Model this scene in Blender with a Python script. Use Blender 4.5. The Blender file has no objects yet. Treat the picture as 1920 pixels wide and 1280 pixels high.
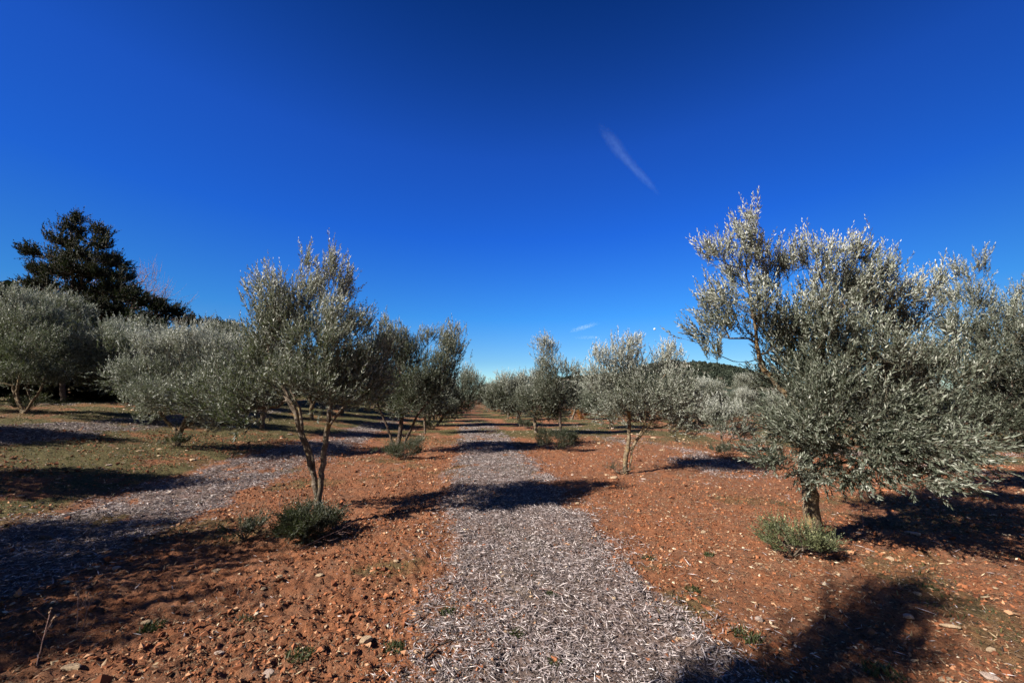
import bpy, math, random
import numpy as np
from mathutils import Vector
R_ = math.radians
# ------------------------------------------------------------------ camera, sky, sun, exposure
scene = bpy.context.scene
cam_d = bpy.data.cameras.new("camera"); cam = bpy.data.objects.new("camera", cam_d)
scene.collection.objects.link(cam); scene.camera = cam
cam.location = (0, 0, 1.6); cam.rotation_euler = (R_(90 + 8.3), 0, 0)
cam_d.sensor_width = 36; cam_d.lens = 36 * 721 / 1920; cam_d.clip_start = 0.05; cam_d.clip_end = 9000

SUN_EL, SUN_AZ = R_(35), R_(28)          # shadows fall 28 degrees off +x towards +y
sdir = Vector((-math.cos(SUN_AZ) * math.cos(SUN_EL), -math.sin(SUN_AZ) * math.cos(SUN_EL), math.sin(SUN_EL)))
sun_d = bpy.data.lights.new("sun", 'SUN'); sun = bpy.data.objects.new("sun", sun_d); scene.collection.objects.link(sun)
sun_d.energy = 5.0; sun_d.angle = R_(0.53); sun_d.color = (1.0, 0.93, 0.82)
sun.rotation_euler = sdir.to_track_quat('Z', 'Y').to_euler()

world = bpy.data.worlds.new("World"); scene.world = world; world.use_nodes = True
nt = world.node_tree; nt.nodes.clear()
sky = nt.nodes.new('ShaderNodeTexSky'); sky.sky_type = 'NISHITA'; sky.sun_disc = False
sky.sun_elevation = SUN_EL; sky.sun_rotation = math.atan2(sdir.x, sdir.y)
sky.air_density = 1.0; sky.dust_density = 0.15; sky.ozone_density = 4.0; sky.altitude = 300
gm = nt.nodes.new('ShaderNodeGamma'); gm.inputs[1].default_value = 1.0
mx = nt.nodes.new('ShaderNodeMix'); mx.data_type = 'RGBA'; mx.blend_type = 'MULTIPLY'; mx.inputs[0].default_value = 1
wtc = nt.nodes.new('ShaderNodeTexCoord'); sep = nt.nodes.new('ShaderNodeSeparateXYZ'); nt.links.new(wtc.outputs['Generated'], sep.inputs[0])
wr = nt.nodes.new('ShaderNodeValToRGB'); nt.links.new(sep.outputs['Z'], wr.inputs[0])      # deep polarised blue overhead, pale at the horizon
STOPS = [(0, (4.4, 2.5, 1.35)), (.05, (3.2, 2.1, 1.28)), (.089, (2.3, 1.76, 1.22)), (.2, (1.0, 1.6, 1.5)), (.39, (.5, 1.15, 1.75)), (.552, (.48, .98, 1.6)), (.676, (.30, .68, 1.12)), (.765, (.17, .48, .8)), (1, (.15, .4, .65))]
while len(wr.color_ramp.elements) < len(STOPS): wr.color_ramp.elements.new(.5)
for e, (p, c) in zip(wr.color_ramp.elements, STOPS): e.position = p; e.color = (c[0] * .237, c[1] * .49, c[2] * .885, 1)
sq = nt.nodes.new('ShaderNodeMath'); sq.operation = 'MULTIPLY'; nt.links.new(sep.outputs['X'], sq.inputs[0]); nt.links.new(sep.outputs['X'], sq.inputs[1])
mr = nt.nodes.new('ShaderNodeMapRange'); mr.inputs[1].default_value = 0; mr.inputs[2].default_value = .7; mr.inputs[3].default_value = 1; mr.inputs[4].default_value = .62
nt.links.new(sq.outputs[0], mr.inputs[0])
mx2 = nt.nodes.new('ShaderNodeMix'); mx2.data_type = 'RGBA'; mx2.blend_type = 'MULTIPLY'; mx2.inputs[0].default_value = 1
nt.links.new(wr.outputs[0], mx2.inputs[6]); nt.links.new(mr.outputs[0], mx2.inputs[7]); 
# unseen sky behind the camera is tinted warm to neutralise the blue shadow fill
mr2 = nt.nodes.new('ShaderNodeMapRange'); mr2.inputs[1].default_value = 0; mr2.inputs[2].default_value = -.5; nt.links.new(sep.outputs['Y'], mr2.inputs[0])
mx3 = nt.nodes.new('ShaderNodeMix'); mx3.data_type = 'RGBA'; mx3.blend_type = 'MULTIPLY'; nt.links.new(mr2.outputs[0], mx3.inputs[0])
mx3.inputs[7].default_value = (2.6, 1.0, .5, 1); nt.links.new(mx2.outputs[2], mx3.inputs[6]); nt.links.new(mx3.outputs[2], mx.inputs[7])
bg = nt.nodes.new('ShaderNodeBackground'); bg.inputs[1].default_value = 0.05
wo = nt.nodes.new('ShaderNodeOutputWorld')
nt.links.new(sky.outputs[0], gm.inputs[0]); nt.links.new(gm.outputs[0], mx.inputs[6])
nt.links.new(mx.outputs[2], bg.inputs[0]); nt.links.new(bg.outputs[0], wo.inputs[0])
scene.view_settings.view_transform = 'Standard'; scene.view_settings.look = 'None'
scene.view_settings.exposure = 1.4; scene.view_settings.gamma = 1
scene.render.engine = 'CYCLES'
scene.cycles.max_bounces = 4; scene.cycles.diffuse_bounces = 2; scene.cycles.transparent_max_bounces = 4

rng = np.random.default_rng(11); random.seed(5)
COL = scene.collection

# ------------------------------------------------------------------ helpers
def tag(o, label=None, cat=None, group=None, kind=None):
    if label: o['label'] = label
    if cat: o['category'] = cat
    if group: o['group'] = group
    if kind: o['kind'] = kind
    return o
def link(name, data, parent=None, loc=(0, 0, 0)):
    o = bpy.data.objects.new(name, data); COL.objects.link(o); o.location = loc
    if parent: o.parent = parent
    return o
def mesh_np(name, V, F, mats, attrs=None, smooth=False, midx=None):
    V = np.ascontiguousarray(V, np.float32).reshape(-1, 3); F = np.ascontiguousarray(F, np.int32)
    n, k = F.shape
    me = bpy.data.meshes.new(name)
    me.vertices.add(len(V)); me.vertices.foreach_set('co', V.ravel())
    me.loops.add(n * k); me.loops.foreach_set('vertex_index', F.ravel())
    me.polygons.add(n); me.polygons.foreach_set('loop_start', np.arange(0, n * k, k, dtype=np.int32))
    try: me.polygons.foreach_set('loop_total', np.full(n, k, np.int32))
    except Exception: pass
    me.polygons.foreach_set('use_smooth', np.full(n, smooth))
    for m in (mats if isinstance(mats, (list, tuple)) else [mats]): me.materials.append(m)
    if midx is not None: me.polygons.foreach_set('material_index', midx.astype(np.int32))
    for a, v in (attrs or {}).items():
        at = me.attributes.new(a, 'FLOAT', 'POINT'); at.data.foreach_set('value', np.ascontiguousarray(v, np.float32))
    me.update(calc_edges=True); me.validate()
    return me
def hsh(i, j, s):
    n = (i.astype(np.int64) * 374761393 + j.astype(np.int64) * 668265263 + s * 974711) & 0xffffffff
    n = ((n ^ (n >> 13)) * 1274126177) & 0xffffffff
    return ((n ^ (n >> 16)) & 0xffff) / 65535.0
def vn(x, y, s=0):
    xi = np.floor(x); yi = np.floor(y); fx = x - xi; fy = y - yi
    fx = fx * fx * (3 - 2 * fx); fy = fy * fy * (3 - 2 * fy)
    a = hsh(xi, yi, s); b = hsh(xi + 1, yi, s); c = hsh(xi, yi + 1, s); d = hsh(xi + 1, yi + 1, s)
    return (a * (1 - fx) + b * fx) * (1 - fy) + (c * (1 - fx) + d * fx) * fy
def fbm(x, y, s=0, o=4):
    r = 0; a = .5; t = 0
    for k in range(o):
        r = r + a * vn(x * 2 ** k + 13.7 * k, y * 2 ** k - 7.3 * k, s + k); t += a; a *= .5
    return r / t
def ss(e0, e1, x):
    t = np.clip((x - e0) / (e1 - e0), 0, 1); return t * t * (3 - 2 * t)
def norm(v): return v / np.maximum(np.linalg.norm(v, axis=-1, keepdims=True), 1e-9)
def H(x, y):
    x = np.asarray(x, float); y = np.asarray(y, float)
    q = np.maximum(0, -x - 4); a = 1.45 * (1 - np.exp(-(0.0165 * q * q) / 1.45 * 1.15))
    b = -0.02 * np.clip(x - 6, 0, 54)
    # the hillside far to the left
    d = np.hypot(x, y); az = np.degrees(np.arctan2(x, np.maximum(y, 1e-3)))
    w = ss(-8, -44, az) * ss(48, 92, d) * (d < 4000)
    hill = w * (9 + 5 * ss(-40, -56, az)) * (.9 + .25 * fbm(x * .03, y * .03, 40)) * (y > 0)
    return a + b + hill
def scoord(x, y): return x + .12 * y
def mulch_mask(x, y):
    s = scoord(x, y) + (fbm(x * .9, y * .45, 3) - .5) * .7 + (fbm(x * 4, y * 4, 4) - .5) * .5
    m = 0
    for c, w in ((.78, .98), (-4.55, .85), (6.1, .8), (-10.4, .9), (11.6, .8), (17.3, .8), (23, .8), (-16.2, .8), (-22, .8), (-28, .8), (29, .8)):
        m = np.maximum(m, (1 - ss(w - .42, w + .42, np.abs(s - c))) * (ss(6.5, 9, y) * .62 * (1 - .6 * ss(.5, .62, fbm(x * .7, y * .7, 19))) if c > 1 else 1))
    patch = fbm(x * 2.1, y * 2.1, 9)
    return m * (1 - np.maximum(.35 + .4 * ss(6, 12, y), .75 * (s < -3)) * ss(.6, .74, patch)) * (1 - .62 * ss(9, 30, np.hypot(x, y))) * (1 - .5 * ss(.52, .66, fbm(x * .9, y * .5, 71)) * ss(7, 12, np.hypot(x, y)))
def grass_mask(x, y):
    n = fbm(x * .8, y * .8, 21); s = scoord(x, y)
    g = ss(-5.2, -6.0, s) * (.55 + .45 * ss(.30, .55, n)) * (1 - .5 * ss(.55, .7, fbm(x * 1.7, y * 1.7, 23)))
    d = np.hypot(x, y)
    g = np.maximum(g, ss(9, 20, d) * ss(.32, .55, n) * .85)
    g = np.maximum(g, .55 * ss(.60, .72, n) * ss(1.5, 3, d))
    return g

# ------------------------------------------------------------------ materials
class NG:
    def __init__(s, name):
        s.m = bpy.data.materials.new(name); s.m.use_nodes = True; s.t = s.m.node_tree; s.N = s.t.nodes; s.b = s.N['Principled BSDF']
    def n(s, typ, **kw):
        x = s.N.new(typ)
        for k, v in kw.items(): setattr(x, k, v)
        return x
    def l(s, a, b): s.t.links.new(a, b)
    def noise(s, scale, det=4, rough=.6, vec=None, w=None):
        x = s.n('ShaderNodeTexNoise'); x.inputs['Scale'].default_value = scale; x.inputs['Detail'].default_value = det; x.inputs['Roughness'].default_value = rough
        if vec is None: vec = s.n('ShaderNodeTexCoord').outputs['Object']
        s.l(vec, x.inputs['Vector']); return x.outputs['Fac']
    def ramp(s, fac, stops, interp='LINEAR'):
        r = s.n('ShaderNodeValToRGB'); cr = r.color_ramp; cr.interpolation = interp
        while len(cr.elements) < len(stops): cr.elements.new(.5)
        for e, (p, c) in zip(cr.elements, stops): e.position = p; e.color = (*c, 1) if len(c) == 3 else c
        s.l(fac, r.inputs[0]); return r.outputs[0]
    def mix(s, f, a, b, blend='MIX'):
        x = s.n('ShaderNodeMix', data_type='RGBA', blend_type=blend)
        for i, v in ((0, f), (6, a), (7, b)):
            if isinstance(v, (int, float)): x.inputs[i].default_value = v
            elif isinstance(v, tuple): x.inputs[i].default_value = (*v, 1)
            else: s.l(v, x.inputs[i])
        return x.outputs[2]
    def math(s, op, a, b=None):
        x = s.n('ShaderNodeMath', operation=op)
        for i, v in ((0, a), (1, b)):
            if v is None: continue
            if isinstance(v, (int, float)): x.inputs[i].default_value = v
            else: s.l(v, x.inputs[i])
        return x.outputs[0]
    def attr(s, name): return s.n('ShaderNodeAttribute', attribute_name=name).outputs['Fac']
    def bump(s, h, strength=.5, dist=.02):
        x = s.n('ShaderNodeBump'); x.inputs['Strength'].default_value = strength; x.inputs['Distance'].default_value = dist
        s.l(h, x.inputs['Height']); s.l(x.outputs[0], s.b.inputs['Normal'])
    def col(s, c, rough=.9, spec=.3):
        if isinstance(c, tuple): s.b.inputs['Base Color'].default_value = (*c, 1)
        else: s.l(c, s.b.inputs['Base Color'])
        s.b.inputs['Roughness'].default_value = rough; s.b.inputs['Specular IOR Level'].default_value = spec
        return s.m

def leaf_mat(name, stops, rough=.5, spec=.32, trans=.18):
    g = NG(name); c = g.ramp(g.attr('tone'), stops); m = g.col(c, rough, spec)
    tr = g.n('ShaderNodeBsdfTranslucent'); g.l(g.mix(.6, c, (.10, .14, .02)), tr.inputs[0])
    mx = g.n('ShaderNodeMixShader'); mx.inputs[0].default_value = trans
    g.l(g.b.outputs[0], mx.inputs[1]); g.l(tr.outputs[0], mx.inputs[2]); g.l(mx.outputs[0], g.N['Material Output'].inputs[0])
    return m
M = {}
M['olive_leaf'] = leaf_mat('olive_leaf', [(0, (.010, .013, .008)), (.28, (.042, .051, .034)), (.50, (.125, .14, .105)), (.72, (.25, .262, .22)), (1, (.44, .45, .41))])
M['shrub_leaf'] = leaf_mat('shrub_leaf', [(0, (.010, .014, .008)), (.5, (.032, .041, .022)), (.8, (.11, .12, .085)), (1, (.32, .33, .27))])
M['yellow_leaf'] = leaf_mat('yellow_green_leaf', [(0, (.02, .027, .009)), (.5, (.06, .07, .03)), (.8, (.13, .145, .07)), (1, (.34, .34, .18))])  # lighter, yellower green than the other shrub leaves
M['conifer_leaf'] = leaf_mat('conifer_leaf', [(0, (.004, .007, .006)), (.6, (.012, .018, .013)), (1, (.035, .045, .03))], rough=.7, spec=.2, trans=.05)
M['autumn_leaf'] = leaf_mat('autumn_leaf', [(0, (.12, .04, .012)), (.5, (.30, .12, .03)), (1, (.42, .24, .08))])
M['grass'] = leaf_mat('weed_green', [(0, (.015, .02, .006)), (.5, (.036, .046, .014)), (.8, (.085, .082, .03)), (1, (.22, .17, .08))], rough=.6)
def bark(name, a, b, c, lich=(.20, .135, .05), lf=.62):
    g = NG(name); tc = g.n('ShaderNodeTexCoord').outputs['Object']
    n1 = g.noise(22, 6, .7, tc); base = g.ramp(n1, [(.3, a), (.5, b), (.7, c)])
    n2 = g.noise(7, 4, .6, tc); li = g.ramp(n2, [(lf - .05, (0, 0, 0)), (lf + .03, (1, 1, 1))])
    g.bump(g.noise(60, 6, .75, tc), .9, .012)
    return g.col(g.mix(g.math('MULTIPLY', li, .7), base, lich), .9, .2)
M['bark'] = bark('olive_bark', (.03, .021, .016), (.10, .077, .057), (.21, .17, .135))
M['bark_lichen'] = bark('lichen_bark', (.03, .021, .014), (.12, .088, .055), (.26, .21, .15), (.22, .14, .055), .60)
M['bark_dark'] = bark('dark_bark', (.02, .014, .011), (.07, .05, .04), (.13, .10, .08), lf=.7)
M['twig'] = bark('twig_bark', (.03, .027, .018), (.085, .075, .052), (.17, .15, .115), lf=.9)
M['bark_bare'] = bark('bare_twig_bark', (.12, .07, .06), (.24, .15, .13), (.34, .24, .20), lf=.9)

def ground_mat():
    g = NG('ground'); tc = g.n('ShaderNodeTexCoord').outputs['Object']
    big = g.noise(.35, 3, .5, tc); mid = g.noise(3.2, 5, .65, tc); fine = g.noise(34, 6, .72, tc); vf = g.noise(160, 3, .7, tc)
    soil = g.ramp(fine, [(.28, (.045, .016, .009)), (.45, (.185, .069, .031)), (.60, (.30, .118, .054)), (.76, (.47, .27, .16))])
    soil = g.mix(g.ramp(mid, [(.40, (0, 0, 0)), (.70, (.60,) * 3)]), soil, g.ramp(vf, [(.3, (.055, .03, .02)), (.7, (.26, .17, .115))]))
    soil = g.mix(g.ramp(big, [(.42, (0, 0, 0)), (.62, (.38,) * 3)]), soil, (.12, .058, .032))
    mulch = g.ramp(fine, [(.30, (.03, .022, .020)), (.46, (.12, .095, .088)), (.60, (.24, .20, .185)), (.74, (.42, .37, .34))])
    gr = g.ramp(fine, [(.30, (.018, .016, .007)), (.5, (.075, .064, .025)), (.66, (.17, .135, .06)), (.8, (.30, .22, .12))])
    gf = g.math('ADD', g.attr('grass'), g.math('MULTIPLY', g.math('SUBTRACT', mid, .5), .9))
    soil = g.mix(g.ramp(gf, [(.3, (0, 0, 0)), (.75, (1, 1, 1))]), soil, gr)
    mf = g.math('ADD', g.attr('mulch'), g.math('MULTIPLY', g.math('SUBTRACT', fine, .5), 1.1))
    c = g.mix(g.math('MULTIPLY', g.ramp(mf, [(.38, (0, 0, 0)), (.62, (1, 1, 1))]), .78), soil, mulch)
    far = g.ramp(g.noise(.06, 6, .7, tc), [(.4, (.012, .017, .009)), (.6, (.025, .028, .016)), (.72, (.05, .042, .03))])
    c = g.mix(g.attr('wild'), c, far)
    g.bump(g.math('ADD', fine, g.math('MULTIPLY', vf, .5)), 1.0, .03)
    return g.col(c, .95, .15)
M['ground'] = ground_mat()
def attr_mat(name, stops, rough=.9, nscale=None):
    g = NG(name); c = g.ramp(g.attr('tone'), stops)
    if nscale:
        f = g.noise(nscale, 5, .7); c = g.mix(.5, c, g.ramp(f, [(.3, (.35,) * 3), (.7, (1.3,) * 3)]), 'MULTIPLY'); g.bump(f, .6, .02)
    return g.col(c, rough, .2)
M['chip'] = attr_mat('wood_chip', [(0, (.022, .016, .014)), (.35, (.09, .07, .063)), (.68, (.26, .215, .215)), (1, (.60, .54, .52))])
M['clod'] = attr_mat('soil_clod', [(0, (.06, .02, .010)), (.5, (.20, .07, .03)), (.85, (.27, .105, .048)), (1, (.40, .24, .14))])
M['litter'] = attr_mat('dry_litter', [(0, (.025, .017, .010)), (.3, (.085, .05, .028)), (.6, (.20, .125, .075)), (.85, (.34, .25, .15)), (1, (.50, .42, .29))], .7)
M['pebble'] = attr_mat('pebble', [(0, (.17, .09, .055)), (.5, (.33, .23, .15)), (1, (.54, .45, .33))])
def stone_mat(name, a, b):
    g = NG(name); n = g.noise(9, 6, .7); g.bump(g.noise(30, 6, .7), .7, .02); return g.col(g.ramp(n, [(.35, a), (.65, b)]), .9, .2)
M['stone'] = stone_mat('limestone', (.25, .14, .08), (.50, .40, .27))
M['stone_grey'] = stone_mat('grey_stone', (.05, .045, .047), (.11, .10, .10))
M['stone_pink'] = stone_mat('pinkish_stone', (.27, .18, .14), (.44, .36, .31))

# ------------------------------------------------------------------ ground: one sheet to the horizon
def build_ground():
    a1 = np.radians(np.linspace(-64, 64, 480)); a2 = np.radians(np.linspace(64, 296, 60)[1:-1])
    ang = np.concatenate([a1, a2]); na = len(ang)
    rad = [0.0, .5, .9]
    while rad[-1] < 5000: rad.append(rad[-1] * (1.0085 if rad[-1] < 12 else (1.02 if rad[-1] < 200 else 1.08)))
    rad = np.array(rad[1:]); nr = len(rad)
    Rg, A = np.meshgrid(rad, ang, indexing='ij'); X = Rg * np.sin(A); Y = Rg * np.cos(A)
    mu = mulch_mask(X, Y); gr = grass_mask(X, Y)
    fade = 1 - ss(8, 25, Rg)
    Z = H(X, Y) + (fbm(X * 1.3, Y * 1.3, 60) - .5) * .09 * (1 - ss(60, 120, Rg)) + fade * ((fbm(X * 7, Y * 7, 61) - .5) * .05 + (fbm(X * 26, Y * 26, 62, 3) - .5) * (.036 + .034 * ss(.5, -1, X)) * (1 - .4 * mu)) + .025 * mu
    Z = Z - ss(300, 3000, Rg) * 3
    wild = ss(52, 70, Rg) * ss(-6, -14, np.degrees(np.arctan2(X, np.maximum(Y, .01)))) + ss(90, 160, Rg)
    V = np.stack([X, Y, Z], -1).reshape(-1, 3)
    V = np.vstack([V, [[0, 0, float(H(0., 0.))]]]); c = len(V) - 1
    i = np.arange(nr - 1)[:, None]; j = np.arange(na)[None]; j2 = (j + 1) % na
    F = np.stack([i * na + j, i * na + j2, (i + 1) * na + j2, (i + 1) * na + j], -1).reshape(-1, 4)[:, ::-1]
    j = np.arange(0, na - 1, 2); cap = np.stack([np.full(len(j), c), j, j + 1, (j + 2) % na], -1)
    F = np.vstack([F, cap[:, ::-1]])
    ap = lambda a, v=0.: np.append(a.ravel(), v)
    me = mesh_np('ground', V, F, M['ground'], {'mulch': ap(mu), 'grass': ap(gr), 'wild': ap(np.clip(wild, 0, 1))}, smooth=True)
    tag(link('ground', me), kind='structure')
build_ground()
def zg(x, y, mu=None):
    mu = mulch_mask(x, y) if mu is None else mu
    r = np.hypot(x, y); fade = 1 - ss(8, 25, r)
    return H(x, y) + (fbm(x * 1.3, y * 1.3, 60) - .5) * .09 + fade * ((fbm(x * 7, y * 7, 61) - .5) * .05 + (fbm(x * 26, y * 26, 62, 3) - .5) * (.036 + .034 * ss(.5, -1, x)) * (1 - .4 * mu)) + .025 * mu

# ------------------------------------------------------------------ scatter of small solid grains (octahedra stretched along three axes)
OV = np.array([[1, 0, 0], [-1, 0, 0], [0, 1, 0], [0, -1, 0], [0, 0, 1], [0, 0, -1]], float)
OF = np.array([[0, 2, 4], [2, 1, 4], [1, 3, 4], [3, 0, 4], [2, 0, 5], [1, 2, 5], [3, 1, 5], [0, 3, 5]])
def octas(P, sx, sy, sz, tilt=.3, jit=.3):
    n = len(P); a = rng.uniform(0, 2 * math.pi, n); t = rng.normal(0, tilt, n)
    X = np.stack([np.cos(a) * np.cos(t), np.sin(a) * np.cos(t), np.sin(t)], -1)
    U = norm(np.stack([rng.normal(0, tilt, n), rng.normal(0, tilt, n), np.ones(n)], -1)); Yv = norm(np.cross(U, X)); Zv = np.cross(X, Yv)
    T = OV[None] * np.stack([sx, sy, sz], -1)[:, None] * (1 + rng.uniform(-jit, jit, (n, 6, 1)))
    T[:, :, 1] += (rng.uniform(-1, 1, (n, 6)) * jit) * sy[:, None]
    V = P[:, None] + T[..., 0:1] * X[:, None] + T[..., 1:2] * Yv[:, None] + T[..., 2:3] * Zv[:, None]
    F = (OF[None] + (np.arange(n) * 6)[:, None, None]).reshape(-1, 3)
    return V.reshape(-1, 3), F
def polar(n, r0, r1, amax=60, p=1.0):
    r = r0 + (r1 - r0) * rng.uniform(0, 1, n) ** p; a = np.radians(rng.uniform(-amax, amax, n))
    return r * np.sin(a), r * np.cos(a), r
def keep(mask, *a): return [q[mask] for q in a]
# wood chips of the shredded prunings
x, y, r = polar(680000, 1.3, 24, 60, 1.25); m = rng.uniform(0, 1, len(x)) < ss(.12, .8, mulch_mask(x, y)) * (.45 + .55 * ss(.34, .5, fbm(x * 3.3, y * 3.3, 88))); x, y, r = keep(m, x, y, r)
x2, y2, r2 = polar(120000, 1.3, 15, 60, 1.1); sx2 = scoord(x2, y2); ed = np.minimum(np.abs(sx2 - .78), np.abs(sx2 + 4.55)) - .95
m = rng.uniform(0, 1, len(x2)) < .07 * (.3 + ss(.4, .6, fbm(x2 * .9, y2 * .9, 77))) + .75 * ss(.62, 0, ed) * ss(.32, .62, fbm(x2 * 3, y2 * 3, 78)); x2, y2, r2 = keep(m, x2, y2, r2)
x = np.append(x, x2); y = np.append(y, y2); r = np.append(r, r2); n = len(x)
L = rng.gamma(2.8, .0060, n) * (1 + .05 * r); W = rng.uniform(.0012, .0033, n) * (1 + .14 * r)
z = zg(x, y) + rng.uniform(.002, .022, n)
V, F = octas(np.stack([x, y, z], -1), L, W, W * .7, .28, .35)
link_o = link('wood_chips', mesh_np('wood_chips', V, F, M['chip'], {'tone': np.repeat(np.clip(rng.beta(1.7, 1.75, n), 0, 1), 6)}))
tag(link_o, 'grey shredded prunings spread in strips between the tree rows', 'wood chips', kind='stuff')
# soil clods
x, y, r = polar(150000, 1.3, 16, 60, 1.2); mu = mulch_mask(x, y); m = (rng.uniform(0, 1, len(x)) < (1 - .93 * mu)) & (rng.uniform(0, 1, len(x)) < .25 + ss(.35, .6, fbm(x * 1.5, y * 1.5, 31))); x, y, r = keep(m, x, y, r); n = len(x)
S = rng.gamma(2.0, .0025, n) * (1 + .06 * r) * (1 + .15 * ss(.3, -1, x))
V, F = octas(np.stack([x, y, zg(x, y) + S * .2], -1), S * rng.uniform(.8, 1.6, n), S, S * .7, .5, .35)
tag(link('soil_clods', mesh_np('soil_clods', V, F, M['clod'], {'tone': np.repeat(rng.uniform(0, 1, n), 6)})), 'loose clods of red earth over the bare soil', 'soil clods', kind='stuff')
# dry leaf litter
x, y, r = polar(330000, 1.3, 22, 60, 1.25); mu = mulch_mask(x, y)
m = rng.uniform(0, 1, len(x)) < (.22 + .38 * ss(.5, 2.5, x) + .6 * ss(.42, .62, fbm(x * .8, y * .8, 51))) * (1 - .8 * mu); x, y, r = keep(m, x, y, r); n = len(x)
L = rng.gamma(4, .0026, n) * (1 + .05 * r)
V, F = octas(np.stack([x, y, zg(x, y) + rng.uniform(.001, .012, n)], -1), L, L * rng.uniform(.08, .28, n), L * .06, .35, .3)
tag(link('leaf_litter', mesh_np('leaf_litter', V, F, M['litter'], {'tone': np.repeat(rng.beta(1.3, 1.9, n), 6)})), 'dry fallen olive leaves and straw on the soil', 'leaf litter', kind='stuff')
# gravel
x, y, r = polar(13000, 1.5, 30, 60, 1.1); m = rng.uniform(0, 1, len(x)) < (.12 + .88 * ss(.48, .62, fbm(x * .8, y * .8, 91))) * (1 - .75 * mulch_mask(x, y)); x, y, r = keep(m, x, y, r); n = len(x)
S = np.minimum(rng.gamma(2.2, .004, n), .013) * (1 + .06 * r)
V, F = octas(np.stack([x, y, zg(x, y) + S * .25], -1), S * rng.uniform(1, 1.8, n), S, S * .6, .3, .3)
tag(link('gravel', mesh_np('gravel', V, F, M['pebble'], {'tone': np.repeat(rng.uniform(0, 1, n), 6)})), 'small pale pebbles strewn over the soil', 'gravel', kind='stuff')
# low weeds and grass blades
def blades(x, y, z, h, spread, tone):
    n = len(x); a = rng.uniform(0, 2 * math.pi, n); w = h * .055 + .0012
    s = np.stack([np.cos(a), np.sin(a), np.zeros(n)], -1); lean = np.stack([rng.normal(0, spread, n), rng.normal(0, spread, n), np.ones(n)], -1)
    P = np.stack([x, y, z], -1); T = P + norm(lean) * h[:, None]; Mi = P + norm(lean + [0, 0, .6]) * h[:, None] * .5
    V = np.stack([P - s * w[:, None], P + s * w[:, None], Mi + s * w[:, None] * .9, T, Mi - s * w[:, None] * .9], 1)
    F = (np.array([[0, 1, 2], [0, 2, 4], [4, 2, 3]])[None] + (np.arange(n) * 5)[:, None, None]).reshape(-1, 3)
    return V.reshape(-1, 3), F, np.repeat(tone, 5)
x, y, r = polar(420000, 1.4, 34, 60, 1.1); g = grass_mask(x, y) * (1 - .85 * mulch_mask(x, y)); tuft = ss(.5, .68, fbm(x * 5, y * 5, 15, 3))
m = rng.uniform(0, 1, len(x)) < g * (.25 + .75 * tuft); x, y, r = keep(m, x, y, r); n = len(x)
V, F, tn = blades(x, y, zg(x, y) - .004, rng.uniform(.012, .04, n) * (1 + .05 * r), .8, rng.beta(1.6, 1.7, n))
tag(link('low_weeds', mesh_np('low_weeds', V, F, M['grass'], {'tone': tn})), 'thin cover of short dull green weeds between the rows', 'ground cover', kind='stuff')

# ------------------------------------------------------------------ trees
def tubes(A, B, dA, dB, ra, rb, k):
    """frustums between A and B with ring directions dA, dB"""
    def ring(P, d, r):
        ref = np.array([1., .13, .07]); u = norm(np.cross(d, ref)); w = np.cross(d, u)
        t = np.arange(k) / k * 2 * math.pi
        return P[:, None] + r[:, None, None] * (np.cos(t)[None, :, None] * u[:, None] + np.sin(t)[None, :, None] * w[:, None])
    V = np.concatenate([ring(A, dA, ra), ring(B, dB, rb)], 1); n = len(A)
    i = np.arange(k); f = np.stack([i, (i + 1) % k, k + (i + 1) % k, k + i], -1)
    F = (f[None] + (np.arange(n) * 2 * k)[:, None, None]).reshape(-1, 4)
    return V.reshape(-1, 3), F
def leaf_quads(P, D, S, L, W, tone):
    nn = np.cross(D, S); f = rng.uniform(-.12, .12, len(P))[:, None]
    a = P + D * (L * .46)[:, None]; tip = P + D * L[:, None] + nn * (L[:, None] * rng.normal(0, .08, (len(P), 1)))
    V = np.stack([P, a + S * (W / 2)[:, None] + nn * W[:, None] * (.2 + f), tip, a - S * (W / 2)[:, None] + nn * W[:, None] * (.2 - f)], 1)
    n = len(P); F = (np.array([[0, 1, 2], [0, 2, 3]])[None] + (np.arange(n) * 4)[:, None, None]).reshape(-1, 3)
    return V.reshape(-1, 3), F, np.repeat(tone, 4)
def catmull(pts, step=.07, wob=.0):
    P = np.array(pts, float); out = [P[0]]
    Q = np.vstack([2 * P[0] - P[1], P, 2 * P[-1] - P[-2]])
    for i in range(1, len(Q) - 2):
        p0, p1, p2, p3 = Q[i - 1:i + 3]; n = max(1, int(np.linalg.norm(p2 - p1) / step))
        for j in range(1, n + 1):
            t = j / n
            out.append(.5 * (2 * p1 + (p2 - p0) * t + (2 * p0 - 5 * p1 + 4 * p2 - p3) * t * t + (3 * p1 - p0 - 3 * p2 + p3) * t ** 3))
    out = np.array(out); out[1:] += rng.normal(0, wob, (len(out) - 1, 3)); return out
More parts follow.
